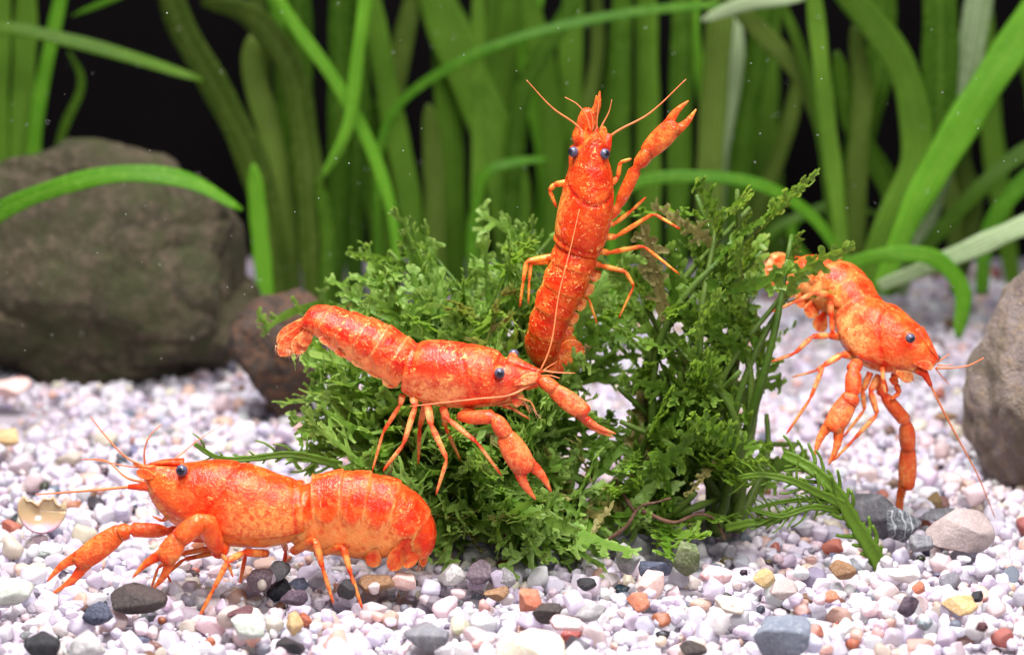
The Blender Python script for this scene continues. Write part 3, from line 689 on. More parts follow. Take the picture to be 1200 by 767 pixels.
for k, pts in enumerate([[(700, 640), (735, 615), (752, 592), (770, 588), (786, 583)], [(752, 598), (790, 612), (820, 602), (835, 606), (850, 632)], [(745, 600), (725, 570), (722, 560)], [(810, 612), (805, 640), (790, 655)], [(715, 625), (700, 650), (690, 660)]]):
    mb = MB(); stem_tube(mb, [at(x, y, -.35+.1*k+random.uniform(-.12, .12)) for x, y in pts], .036, .016, 7, .2); mb.build('root', M['root'], root2, b2)
# the leaning sprig at the front right
b3 = ground(1022, 645, 0.0); root3 = link('fern_sprig', None, None, b3); tag(root3, 'bare olive fern sprig with comb-like shoots rooted beside the veined dark pebble', 'fern')
def toothed(root, org, pts, Y, w0, w1, teeth, tl, mat, seed):
    r = random.Random(seed); P = catmull([at(x, y, Y+dy) for x, y, dy in pts], 30); v = []; f = []; c = []; nv = np.array([0, -1.0, .2])
    wd = [(w0+(w1-w0)*i/29)*(1+.10*math.sin(i*1.7)) for i in range(30)]
    ribbon(v, f, c, P, wd, nv, [.15]*30, .35, 5)
    sd = 1
    for k in range(teeth):
        i = 2+int(27*k/teeth); sd = -sd; t = nrm(P[min(29, i+1)]-P[i-1]); s = nrm(np.cross(t, nv))*sd; ln = tl*r.uniform(.25, 1.5)
        q = P[i]+s*wd[i]*.7; d0 = nrm(s+t*.5); pts_ = [q]
        for j in range(5):
            d0 = nrm(d0+t*r.uniform(-.2, .6)+np.array([0, r.uniform(-.25, .25), 0])+s*r.uniform(-.2, .15)); pts_.append(pts_[-1]+d0*ln/5)
        ribbon(v, f, c, catmull(pts_, 8), [wd[i]*.33*(1-.5*j/7) for j in range(8)], nv, [.1+.4*j/7 for j in range(8)], .3, 3)
    me = mesh_np('frond', np.array(v)-org, np.array(f), M[mat], True, {'pat': c}); o = link('frond', me, root)
    sm = o.modifiers.new('thick', 'SOLIDIFY'); sm.thickness = .03*CM; sm.offset = 0
M['sprig'] = leaf_mat('sprig_green', (.07, .14, .010), (.11, .20, .016), (.15, .26, .03), .25, .4, 2.0)
Ys = b3[1]
toothed(root3, b3, [(1036, 668, 0), (1022, 645, 0), (1000, 610, .05), (975, 570, .1), (945, 545, .2), (918, 532, .4)], Ys, .115, .07, 26, .24, 'sprig', 1)
toothed(root3, b3, [(990, 592, .08), (960, 578, 0), (925, 562, -.1), (890, 556, -.1), (862, 560, 0)], Ys, .07, .035, 20, .26, 'sprig', 2)
toothed(root3, b3, [(985, 598, .1), (950, 594, -.1), (915, 604, -.15), (880, 596, 0)], Ys, .05, .03, 16, .24, 'sprig', 3)
toothed(root3, b3, [(978, 586, .1), (940, 585, .2), (905, 590, .3), (870, 600, .35)], Ys, .04, .022, 12, .2, 'sprig', 4)
toothed(root3, b3, [(930, 595, .1), (905, 610, 0), (880, 612, 0), (850, 618, .1)], Ys, .05, .06, 12, .14, 'sprig', 5)
# side shoot of the moss reaching out behind the crayfish on the gravel
toothed(root1, b1, [(400, 545, .4), (340, 532, .2), (290, 537, .1), (255, 536, .0), (228, 520, .0)], -.6, .06, .03, 16, .28, 'moss', 6)

# ------------------------------------------------------------------ crayfish
NA = 56
TH = np.linspace(-math.pi, math.pi, NA, endpoint=False)     # 0 = back (dorsal), +-pi = belly
def sstep(a, b, x):
    t = np.clip((x-a)/(b-a), 0, 1); return t*t*(3-2*t)
def body_frames(rings, axis, roll, Yc, nres):
    """rings: (ax, ay, bx, by, dY, half).  axis 'dv': a = back outline, b = belly outline, half = half width;
       axis 'lr': a, b = the two side outlines, half = half depth.  Returns centre, D(back), N(side), h, w per sample"""
    q = []
    for ax, ay, bx, by, dY, hf in rings:
        a = at(ax, ay, Yc+dY); b = at(bx, by, Yc+dY); q.append(np.concatenate([(a+b)/2, a-b, [hf]]))
    S = catmull(np.array(q), nres); T = np.gradient(S[:, :3], axis=0); out = []
    for s, t in zip(S, T):
        t = nrm(t); e = s[3:6]; L = np.linalg.norm(e)/2; e = nrm(e-t*np.dot(e, t)); n = np.cross(t, e)
        if axis == 'dv':
            D, Nn, h, w_ = e, n, L, s[6]
        else:
            Nn, h, w_ = e, s[6], L; D = np.cross(t, e)
            if np.dot(D, FW) > 0: D = -D
        if roll:
            c, si = math.cos(roll), math.sin(roll); D, Nn = D*c+Nn*si, Nn*c-D*si
        out.append((s[:3], D, Nn, h, w_, t))
    return out
def ring_pts(fr, scale, eD=1.0, flatbelly=.92):
    C, D, Nn, h, w_, t = fr; c = np.cos(TH); s = np.sin(TH)
    x = np.sign(s)*np.abs(s)**.88*w_; z = np.sign(c)*np.abs(c)**.92*h; z = np.where(z < 0, z*flatbelly, z)
    return C+np.outer(x*scale, Nn)+np.outer(z*scale, D)
def carapace(mb, fr):
    n = len(fr); R = []; Cc = []; ab = np.abs(TH)
    for i, f_ in enumerate(fr):
        u = i/(n-1); ug = .60-.22*np.clip(ab/2.0, 0, 1)**1.3
        g = np.exp(-((u-ug)/.016)**2)*(1-sstep(1.7, 2.1, ab))
        sc = 1-.055*g-.11*sstep(1.95, 2.10, ab)*sstep(.12, .3, u)
        g2 = math.exp(-((u-.955)/.012)**2); sc = sc-.03*g2*(1-sstep(1.7, 2.0, ab))+(.03*sstep(.965, .99, u))*(1-sstep(1.7, 2.0, ab))
        if u > .05:  # keel either side of the rostrum
            sc = sc+.03*np.exp(-((ab-.45)/.15)**2)*(1-sstep(.25, .4, u))
        R.append(ring_pts(f_, sc))
        low = sstep(2.0, 2.12, ab); side = sstep(.9, 1.5, ab); mot = side*(.62*sstep(.48, .62, np.full(NA, u))+.10)*(1-.5*sstep(.86, .95, np.full(NA, u)))+low*.5
        edge = np.exp(-((ab-1.97)/.05)**2)*.9+g*.8+g2*.8
        Cc.append([(float(np.clip(m, 0, 1)), float(np.clip(e+.45*(1-s_)+.5*math.exp(-((u-.42)/.10)**2)*s_, 0, 1)), float(.9*(1-.5*l)), 1) for m, e, s_, l in zip(mot, edge, side, low)])
    mb.rings(R, Cc)
def abdomen(mb, fr, nseg=6, pale=.75):
    n = len(fr); R = []; Cc = []; ab = np.abs(TH); per = (n-1)/nseg
    for i, f_ in enumerate(fr):
        s = i/per; ph = s-math.floor(s) if i < n-1 else .999
        te = 1.28+.32*np.sin(math.pi*min(1, ph*1.02))**.7          # lower edge of each plate, scalloped
        low = sstep(te-.02, te+.07, ab)
        sc = 1+.058*ph**1.3*(1-low)-.03-.11*low-.02*math.exp(-((ph-.30)/.05)**2)*(1-low)
        R.append(ring_pts(f_, sc, flatbelly=1.0))
        rim = np.exp(-((ab-te+.03)/.04)**2)+.8*(1-low)*math.exp(-((ph-.97)/.05)**2)
        patch = (np.exp(-((ab-1.08)/.22)**2)+.8*np.exp(-((ab-.45)/.24)**2))*math.exp(-((ph-.52)/.27)**2)
        Cc.append([(float(np.clip(.95*l+.9*r_-.4*pt+.06, 0, 1)), float(np.clip((pt*1.0+.40*(1-l)*(a < 1.2))*(1-l), 0, 1)), float(np.clip(.8*(1-l)+.25, 0, 1)), 1) for l, r_, pt, a in zip(low, rim, patch, ab)])
    mb.rings(R, Cc)
def limb(mb, J, pal=.25, band=True, m=10, flat=.85, seed=0):
    """J: list of (point, radius); jointed, tapering, pinched at the joints"""
    P = []; R = []; C = []; r_ = random.Random(seed)
    n = len(J)
    for i in range(n-1):
        p0, r0 = J[i]; p1, r1 = J[i+1]; p0 = np.array(p0); p1 = np.array(p1); K = 9
        for k in range(K):
            t = k/K
            pn = .80+.30*math.sin(math.pi*(.12+.80*t))
            if i > 0: pn -= .32*math.exp(-(t/.12)**2)
            if i < n-2: pn += .16*math.exp(-((1-t)/.16)**2)-.22*math.exp(-((1-t)/.05)**2)
            P.append(p0*(1-t)+p1*t); R.append((r0*(1-t)+r1*t)*pn)
            pl = (pal+(.5*math.sin((t-.25)*2*math.pi) if band else 0)); C.append((max(0., min(1., pl)), .55 if (t > .78 or t < .08) and i > 0 else .15, .35, 1))
    P.append(np.array(J[-1][0])); R.append(J[-1][1]*.35); C.append(C[-1]); P = np.array(P)
    # soften the corners
    for _ in range(1): P[1:-1] = P[1:-1]*.5+(P[:-2]+P[2:])*.25
    mb.rings(tube_rings(P, R, m, None, flat), C)
def claw(mb, arm, palm0, palm1, tipA, tipB, pw, seed=0, open_=True, pal=.12):
    """arm: joints to the wrist; palm between palm0 and palm1; two fingers"""
    limb(mb, arm, pal, False, 12, .9, seed)
    a = np.array(palm0); b = np.array(palm1); ax = nrm(b-a); vd = nrm(a-CAM); sd = nrm(np.cross(ax, vd)); K = 16
    P = [a+(b-a)*(-.06+1.12*k/(K-1)) for k in range(K)]; prof = [pw*(.52+.50*math.sin(math.pi*min(1, .06+.80*(k/(K-1))))**.8) for k in range(K)]
    prof[0] *= .6; prof[-1] *= .80
    up = nrm(vd-ax*np.dot(vd, ax))
    mb.rings(tube_rings(np.array(P), prof, 16, up, .68), [(.10+.30*math.exp(-((k/15-.55)/.25)**2), .5 if k < 2 or k > 13 else .15, .3, 1) for k in range(K)])
    for tip, sgn in ((tipA, None), (tipB, None)):
        tip = np.array(tip); s_ = np.sign(np.dot(tip-b, sd)) if open_ else (1 if tip is tipA else -1)
        q0 = b-ax*pw*.55+sd*(s_*pw*.42); L = np.linalg.norm(tip-q0); mid = q0*.5+tip*.5+sd*(s_*L*.07)
        C = catmull([q0, mid, tip], 14); rad = [pw*.50*(1-(k/13))**.8*(1+.06*math.sin(k*2.3))+pw*.05 for k in range(14)]
        mb.rings(tube_rings(C, rad, 10, up, .8), [(.1+.45*(k/13)**2, .15+.5*math.exp(-((k-2)/1.5)**2), .2, 1) for k in range(14)])
def paddle(mb, p0, p1, wid, normal, thick=.016, pal=.45, deep=.3, bendn=0.):
    p0 = np.array(p0); p1 = np.array(p1); K = 14; L = np.linalg.norm(p1-p0); nn = nrm(normal)
    P = catmull([p0, p0*.5+p1*.5+nn*bendn*L, p1], K); T, _, _ = frames(P); R = []; C = []; a = np.linspace(0, 2*math.pi, 16, endpoint=False)
    for k in range(K):
        t = k/(K-1); s = nrm(np.cross(T[k], nn)); n2 = np.cross(s, T[k]); wq = wid*max(.08, (.38+.62*float(sstep(0, .62, t)))*math.sqrt(max(0, 1-max(0, (t-.66)/.345)**2)))
        R.append(P[k]+np.outer(np.cos(a)*wq, s)+np.outer(np.sin(a)*thick*(1.1-.7*t)+np.cos(a*2)*0.006, n2))
        C.append([(float(np.clip(pal*(.4+.6*t)+.3*abs(math.cos(x))**6, 0, 1)), float(deep*(1-.6*t)+.4*math.exp(-(math.cos(x)/.12)**2)*.6), .3, 1) for x in a])
    mb.rings(R, C)
def sphere(mb, c, r, colr, sub=3, sq=(1, 1, 1)):
    v, f = ICO[sub]; mb.add(v*r*np.array(sq)+np.array(c), f.tolist(), colr)
def whisker(root, org, pts, r0, r1, name='antenna', mat='antenna'):
    C = catmull(pts, 26); mb = MB(); rad = [r0+(r1-r0)*i/25 for i in range(26)]
    mb.rings(tube_rings(C, rad, 6), [(0, 0, 0, 1)]*26); return mb.build(name, M[mat], root, org)

def crayfish(label, mat, Yc, car, abd, axis, roll, eyes, limbs, claws, fans, whiskers, feelers, extra=None, brush=None, base=None, rost=None):
    """Builds one animal: body (one mesh: shell, tail, limbs, claws) with eyes, antennae and bristles as children"""
    org = np.array(base); root = link('crayfish', None, None, org); tag(root, label, 'crayfish', 'orange crayfish in the tank')
    mb = MB(); A = lambda p: at(p[0], p[1], Yc+p[2])
    fc = body_frames(car, axis, roll, Yc, 90); carapace(mb, fc)
    fa = body_frames(abd, axis, roll, Yc, 97); abdomen(mb, fa)
    if rost:      # pointed rostrum between the eyes
        P = [A(p) for p in rost]; C = catmull(P, 14); D = fc[12][1]
        mb.rings(tube_rings(C, [.105*(1-k/13)**.75+.008 for k in range(14)], 10, D, .45), [(.05, .6, .5, 1)]*14)
    for i, (J, r0, r1, kw) in enumerate(limbs):
        n = len(J); limb(mb, [(A(p), (r0+(r1*.62-r0)*(k/(n-1))**.9)*.82) for k, p in enumerate(J)], seed=i, **kw)
    for i, (J, r0, p0, p1, tA, tB, pw, op) in enumerate(claws):
        n = len(J); arm = [(A(p), r0*(.72+.40*k/(n-1))) for k, p in enumerate(J)]
        claw(mb, arm, A(p0), A(p1), A(tA), A(tB), pw, i, op)
    for p0, p1, wd, nv, kw in fans: paddle(mb, A(p0), A(p1), wd, nv, **kw)
    eyes = [(e, rad*.9, i) for e, rad, i in eyes]
    for (e, rad, inward) in eyes:      # short stalk under each eye
        c = A(e); q = c+np.array(inward)*rad*1.6
        mb.rings(tube_rings(np.array([q*(1-t)+c*t for t in np.linspace(0, 1, 5)]), [rad*1.0, rad*1.0, rad*.95, rad*.9, rad*.6], 10), [(.3, .3, .3, 1)]*5)
    if extra: extra(mb, A)
    mb.build('body', M[mat], root, org)
    for e, rad, inward in eyes:
        m2 = MB(); ev = ICO[4][0]; dd = ev@nrm(-np.array(inward)); sphere(m2, A(e), rad, [(float(sstep(.08, .34, 1-q)), 0, 0, 1) for q in dd], 4); m2.build('eye', M['eye'], root, org)
    for pts, r0, r1 in whiskers: whisker(root, org, [A(p) for p in pts], r0, r1)
    for pts, r0, r1 in feelers: whisker(root, org, [A(p) for p in pts], r0, r1, 'antennule')
    if brush:
        for nm, lines in brush.items():
            m3 = MB()
            for p, q, r0 in lines:
                a = A(p); b = A(q); C = np.array([a*(1-t)+b*t for t in (0, .5, 1)]); C[1] += np.array([0, -.02, -.01])
                m3.rings(tube_rings(C, [r0, r0*.7, r0*.25], 4), [(0, 0, 0, 1)]*3)
            m3.build(nm, M['seta'], root, org)
    return root
M['cf1'] = crayfish_mat('vivid_orange_shell', 1, (.87, .105, .009), (.70, .024, .004), (.94, .37, .10), .8)
M['cf2'] = crayfish_mat('mottled_orange_shell', 2, (.86, .105, .012), (.60, .016, .006), (.94, .42, .15), 1.3)
M['cf3'] = crayfish_mat('deep_orange_red_shell', 3, (.84, .090, .006), (.58, .016, .004), (.92, .38, .07), 1.5)
M['cf4'] = crayfish_mat('light_orange_shell', 4, (.89, .135, .012), (.72, .032, .005), (.95, .46, .16), .9)
leg = dict(pal=.52, band=True)
def fringe(pA, pB, dx, dy, n, seed, r=.004, jit=3.0):
    r = .0035
    q = random.Random(seed); out = []
    for k in range(n):
        t = k/(n-1); x = pA[0]+(pB[0]-pA[0])*t; y = pA[1]+(pB[1]-pA[1])*t; z = pA[2]+(pB[2]-pA[2])*t
        out.append(((x, y, z), (x+dx+q.uniform(-jit, jit), y+dy+q.uniform(-jit, jit), z+q.uniform(-.04, .04)), r))
    return out

# 1 - walking on the gravel, seen from its left side
Y1 = -1.75
crayfish('vivid orange crayfish walking on the gravel with its tail tucked under', 'cf1', Y1,
    [(169, 545, 168, 550, 0, .03), (177, 542, 172, 562, 0, .13), (190, 540, 183, 582, 0, .25), (208, 539, 196, 604, 0, .36), (230, 538, 216, 626, 0, .45), (258, 539, 248, 643, 0, .51), (290, 545, 285, 648, 0, .54), (320, 555, 318, 646, 0, .53), (343, 562, 347, 638, 0, .50), (356, 566, 360, 632, 0, .47)],
    [(345, 567, 347, 634, 0, .45), (360, 561, 362, 648, 0, .47), (385, 553, 384, 654, 0, .48), (408, 551, 406, 658, 0, .48), (432, 554, 427, 661, 0, .47), (456, 561, 445, 664, 0, .45), (477, 575, 457, 664, 0, .42), (491, 594, 466, 663, 0, .38), (499, 618, 472, 664, 0, .32), (500, 638, 478, 664, .0, .26)],
    'dv', 0,
    [((213, 551, -.33), .092, (.1, 1, -.1)), ((206, 547, .34), .09, (.1, -1, -.1))],
    [([(312, 648, -.1), (285, 647, -.42), (267, 657, -.70), (250, 690, -.80), (232, 725, -.86)], .085, .045, leg),
     ([(345, 645, -.15), (369, 631, -.50), (378, 665, -.58), (391, 707, -.62)], .10, .04, leg),
     ([(372, 648, -.1), (402, 640, -.45), (411, 672, -.55), (425, 714, -.62)], .09, .04, leg),
     ([(255, 640, .2), (205, 650, .35), (185, 665, .1), (176, 692, .05)], .06, .03, leg), ([(262, 645, .3), (215, 655, .3), (196, 672, .2), (207, 699, .15)], .055, .025, leg),
     ([(330, 625, .3), (335, 645, .7), (330, 690, .9)], .07, .035, leg), ([(300, 625, .3), (288, 648, .75), (280, 690, .95)], .07, .035, leg),
     ([(258, 647, -.5), (268, 660, -.55), (273, 676, -.58)], .05, .03, leg),
     ([(205, 600, -.15), (190, 610, -.2), (178, 604, -.2)], .06, .02, leg)],
    [([(262, 640, -.25), (256, 646, -.50), (240, 606, -.72), (206, 634, -.85)], .135, (210, 629, -.85), (192, 657, -.92), (155, 677, -1.0), (178, 691, -.95), .155, True),
     ([(240, 630, .15), (196, 622, .25), (152, 620, .22), (138, 626, .2)], .115, (142, 622, .2), (92, 659, .12), (55, 681, .10), (60, 696, .06), .165, True)],
    [((497, 610, -.12), (496, 664, -.20), .15, (1, -.5, .1), dict(pal=.25, deep=.8)), ((500, 612, .05), (490, 668, 0), .15, (1, -.1, .1), dict(pal=.2, deep=.8)),
     ((490, 618, -.30), (476, 665, -.36), .14, (.3, -1, .1), dict(pal=.2, deep=.9)), ((478, 630, -.36), (458, 668, -.38), .13, (.2, -1, .1), dict(pal=.25, deep=.9)), ((500, 615, .25), (494, 660, .25), .15, (1, .2, .1), dict(pal=.3, deep=.7)),
     ((440, 640, -.34), (436, 664, -.34), .11, (0, -1, .1), dict(pal=.5, deep=.7))],
    [([(176, 568, -.12), (152, 570, -.16), (110, 574, -.2), (42, 579, -.1)], .024, .009), ([(176, 566, .12), (150, 560, .3), (125, 540, .6), (95, 538, .9)], .022, .006)],
    [([(170, 546, -.03), (150, 537, -.05), (125, 512, -.02), (106, 488, 0)], .016, .006), ([(170, 545, .02), (169, 530, 0), (176, 510, 0), (189, 497, .05)], .015, .005), ([(190, 543, .2), (205, 537, .4), (230, 517, .6), (262, 496, .8)], .013, .004), ([(170, 548, -.02), (150, 546, -.05), (125, 541, 0), (100, 537, .05)], .012, .004)],
    extra=lambda mb, A: (mb.rings(tube_rings(np.array([A((188, 572, -.1)), A((170, 570, -.13)), A((150, 570, -.16))]), [.075, .06, .032], 10), [(.05, .7, .2, 1)]*3),
        paddle(mb, A((186, 560, -.2)), A((160, 552, -.16)), .07, (0, -1, .3), pal=.3, deep=.4), mb.rings(tube_rings(np.array([A((182, 548, -.04)), A((168, 547, -.03)), A((156, 543, -.03))]), [.05, .035, .018], 8), [(.5, .2, .2, 1)]*3)),
    brush={'bristles': fringe((176, 580, -.12), (200, 612, -.25), -20, -12, 12, 3), 'tail_fringe': fringe((455, 666, -.36), (496, 664, -.2), -1, 9, 24, 4, .006)},
    base=(at(310, 690, Y1)[0], Y1, .05), rost=[(215, 541, 0), (190, 541, 0), (166, 546, 0)])

# 2 - standing on the moss with its tail raised, seen from its right side
Y2 = -1.35
crayfish('mottled orange crayfish on the moss with its tail raised', 'cf2', Y2,
    [(634, 434, 632, 439, -.25, .03), (622, 430, 617, 449, -.22, .12), (610, 424, 602, 460, -.18, .24), (596, 417, 586, 475, -.13, .34), (570, 407, 560, 482, -.08, .42), (540, 402, 532, 483, -.02, .45), (512, 399, 506, 479, .05, .44), (492, 400, 488, 472, .1, .41), (480, 404, 474, 463, .12, .36)],
    [(484, 405, 474, 462, .12, .34), (467, 392, 459, 452, .14, .36), (441, 377, 438, 440, .18, .37), (420, 369, 414, 425, .22, .36), (404, 364, 396, 414, .26, .34), (388, 360, 378, 398, .3, .31), (376, 359, 368, 391, .33, .28), (366, 364, 361, 388, .36, .23), (360, 369, 358, 384, .38, .18)],
    'dv', -.30,
    [((585.5, 437, -.50), .082, (-.1, 1, .1)), ((602, 415, .16), .08, (-.2, -1, -.5))],
    [([(519, 478, -.25), (524, 490, -.40), (559, 518, -.55), (588, 557, -.60)], .075, .035, leg), ([(501, 474, -.25), (505, 497, -.42), (524, 538, -.55), (511, 579, -.60)], .075, .035, leg),
     ([(484, 466, -.2), (487, 475, -.30), (473, 520, -.45), (449, 551, -.50)], .072, .035, leg), ([(472, 462, .0), (469, 474, -.05), (449, 506, -.1), (436, 552, -.15)], .070, .03, leg),
     ([(590, 474, .1), (600, 478, .05), (621, 491, .0)], .055, .025, leg), ([(520, 475, .35), (522, 500, .7), (540, 540, .9)], .07, .03, leg), ([(500, 470, .35), (492, 500, .7), (490, 545, .9)], .07, .03, leg),
     ([(588, 470, -.3), (606, 465, -.33), (622, 470, -.33), (629, 485, -.32)], .045, .018, dict(pal=.9, band=False)), ([(584, 474, -.25), (602, 471, -.25), (616, 474, -.25), (621, 484, -.25)], .04, .015, dict(pal=.9, band=False))],
    [([(552, 480, -.2), (541, 489, -.42), (579, 488, -.60), (596, 514, -.66)], .105, (592, 510, -.66), (617, 551, -.72), (628, 585, -.78), (646, 576, -.72), .175, True),
     ([(590, 462, .25), (612, 452, .2), (634, 444, .05), (653, 458, -.05)], .10, (648, 456, -.05), (686, 484, -.15), (722, 508, -.25), (719, 512, -.22), .135, False)],
    [((364, 372, .36), (325, 402, .38), .12, (.2, -.9, .6), dict(pal=.4, deep=.5)), ((362, 378, .34), (327, 416, .30), .13, (.2, -1, .3), dict(pal=.5, deep=.6)), ((362, 384, .30), (346, 414, .24), .12, (.3, -1, .2), dict(pal=.6, deep=.4)),
     ((364, 370, .42), (330, 398, .55), .12, (.2, -.6, .8), dict(pal=.4, deep=.5)), ((366, 386, .2), (352, 404, .16), .10, (.3, -1, .2), dict(pal=.6, deep=.4))]
    + [((x, y, .0), (x-5, y+9, -.02), .095, (.2, -1, .1), dict(pal=.75, deep=.5, thick=.012)) for x, y in ((384, 394), (402, 408), (422, 420), (442, 432), (458, 444))],
    [([(632, 436, -.28), (640, 420, -.25), (656, 340, .0), (670, 285, .25), (679, 245, .45)], .013, .005), ([(628, 447, -.35), (600, 462, -.48), (560, 467, -.58), (480, 476, -.62)], .017, .006)],
    [([(636, 434, -.27), (650, 436, -.3), (674, 437, -.3)], .013, .005), ([(634, 436, -.26), (642, 430, -.1), (652, 424, 0)], .012, .005), ([(634, 440, -.28), (646, 440, -.4), (656, 443, -.45)], .012, .005)],
    extra=lambda mb, A: (mb.rings(tube_rings(np.array([A((612, 446, -.35)), A((622, 444, -.34)), A((634, 440, -.30))]), [.075, .06, .028], 10), [(.2, .5, .2, 1)]*3),
        paddle(mb, A((602, 450, -.42)), A((630, 440, -.40)), .075, (0, -1, .4), pal=.6, deep=.3), paddle(mb, A((600, 464, -.35)), A((612, 472, -.33)), .1, (0, -1, .2), pal=.5, deep=.4)),
    brush={'bristles': fringe((612, 468, -.33), (628, 484, -.32), 6, 5, 14, 5, .006, 4), 'tail_fringe': fringe((323, 404, .36), (352, 414, .24), -2, 10, 26, 6, .006)},
    base=at(520, 575, Y2-.3), rost=[(596, 420, -.14), (618, 429, -.22), (638, 436, -.27)])

# 3 - climbing upright, seen from its back
Y3 = .35
crayfish('deep orange-red crayfish climbing upright with one claw raised', 'cf3', Y3,
    [(698, 152, 701, 152, -.12, .03), (691, 160, 706, 161, -.10, .12), (681, 172, 710, 174, -.06, .24), (671, 186, 714, 188, 0, .34), (664, 206, 718, 209, .04, .40), (658, 230, 719, 234, .06, .44), (652, 256, 715, 261, .08, .44), (649, 276, 708, 284, .10, .40), (648, 283, 703, 293, .12, .36)],
    [(649, 281, 703, 291, .12, .33), (645, 298, 699, 306, .12, .36), (638, 318, 692, 326, .12, .36), (630, 338, 682, 345, .14, .35), (623, 360, 671, 366, .18, .34), (617, 382, 662, 386, .24, .32), (614, 396, 658, 396, .32, .30), (617, 412, 656, 406, .44, .26), (626, 422, 655, 412, .55, .2), (638, 427, 656, 414, .62, .15)],
    'lr', -.16,
    [((672, 178, -.12), .085, (.7, .5, -.1)), ((708.5, 180.5, -.22), .085, (-.5, .7, -.1))],
    [([(712, 262, .15), (720, 262, .15), (740, 247, .12), (757, 231, .1)], .07, .04, leg), ([(710, 278, .15), (722, 277, .15), (766, 250, .05), (798, 269, -.02)], .075, .035, leg),
     ([(702, 294, .15), (714, 296, .15), (754, 288, .05), (797, 322, -.05)], .075, .035, leg), ([(694, 308, .15), (704, 311, .12), (733, 318, .05), (743, 335, .02), (725, 373, 0)], .075, .03, leg),
     ([(668, 214, .2), (650, 216, .25), (644, 223, .25), (652, 243, .25)], .075, .045, leg), ([(650, 300, .25), (617, 306, .2), (613, 330, .15), (609, 360, .15)], .07, .03, leg), ([(650, 306, .28), (622, 308, .25), (620, 330, .2), (619, 356, .2)], .06, .03, leg),
     ([(716, 216, .15), (724, 208, .15), (727, 190, .12), (740, 186, .1)], .065, .04, dict(pal=.8, band=True)), ([(655, 330, .5), (690, 350, .6), (700, 380, .5)], .05, .03, leg)],
    [([(712, 256, .15), (724, 243, .12), (746, 196, .05), (763, 174, .02)], .10, (757, 180, .02), (791, 146, -.04), (807, 118, -.08), (816, 128, -.06), .155, True),
     ([(690, 215, .3), (674, 200, .35), (678, 170, .32), (685, 150, .28)], .13, (683, 156, .28), (692, 130, .22), (703, 107, .18), (699, 112, .16), .135, False)],
    [((640, 424, .60), (676, 424, .50), .17, (.1, -1, .4), dict(pal=.3, deep=.7)), ((644, 416, .62), (685, 410, .55), .18, (.1, -1, .3), dict(pal=.35, deep=.8)), ((640, 410, .66), (676, 398, .66), .17, (.1, -1, .2), dict(pal=.3, deep=.6)),
     ((636, 424, .55), (656, 428, .45), .15, (.1, -1, .5), dict(pal=.3, deep=.6)), ((640, 405, .7), (664, 392, .75), .15, (.1, -1, .2), dict(pal=.3, deep=.6))]
    + [((x, y, .25), (x+13, y+8, .22), .10, (.2, -1, .1), dict(pal=.7, deep=.5)) for x, y in ((690, 318), (682, 334), (673, 352), (664, 368), (658, 382))],
    [([(684, 156, .0), (678, 149, -.02), (648, 127, -.05), (617, 94, -.1)], .018, .006), ([(712, 162, -.05), (720, 156, -.06), (758, 135, -.1), (804, 93, -.15)], .018, .006)],
    [([(692, 152, -.1), (686, 134, -.1), (676, 122, -.1), (662, 114, -.1)], .014, .006), ([(703, 152, -.12), (706, 146, -.12), (714, 130, -.12), (717, 117, -.12)], .015, .005), ([(699, 152, -.12), (700, 140, -.14), (702, 118, -.12)], .012, .004), ([(695, 152, -.1), (694, 138, -.1), (690, 126, -.1)], .012, .004)],
    extra=lambda mb, A: (mb.rings(tube_rings(np.array([A((707, 182, 0)), A((711, 170, -.05)), A((714, 157, -.06))]), [.085, .075, .04], 10), [(.1, .6, .2, 1)]*3),
        mb.rings(tube_rings(np.array([A((684, 182, .05)), A((683, 168, .02)), A((681, 152, 0))]), [.08, .07, .03], 10), [(.1, .6, .2, 1)]*3),
        paddle(mb, A((704, 180, -.05)), A((708, 148, -.04)), .06, (0, -1, .1), pal=.5, deep=.3), paddle(mb, A((688, 180, -.02)), A((690, 148, -.04)), .06, (0, -1, .1), pal=.4, deep=.3)),
    brush={'tail_fringe': fringe((686, 402, .6), (668, 430, .5), 8, 4, 22, 8, .006)},
    base=at(660, 425, Y3+.4), rost=[(694, 182, -.20), (697, 168, -.2), (700, 148, -.16)])

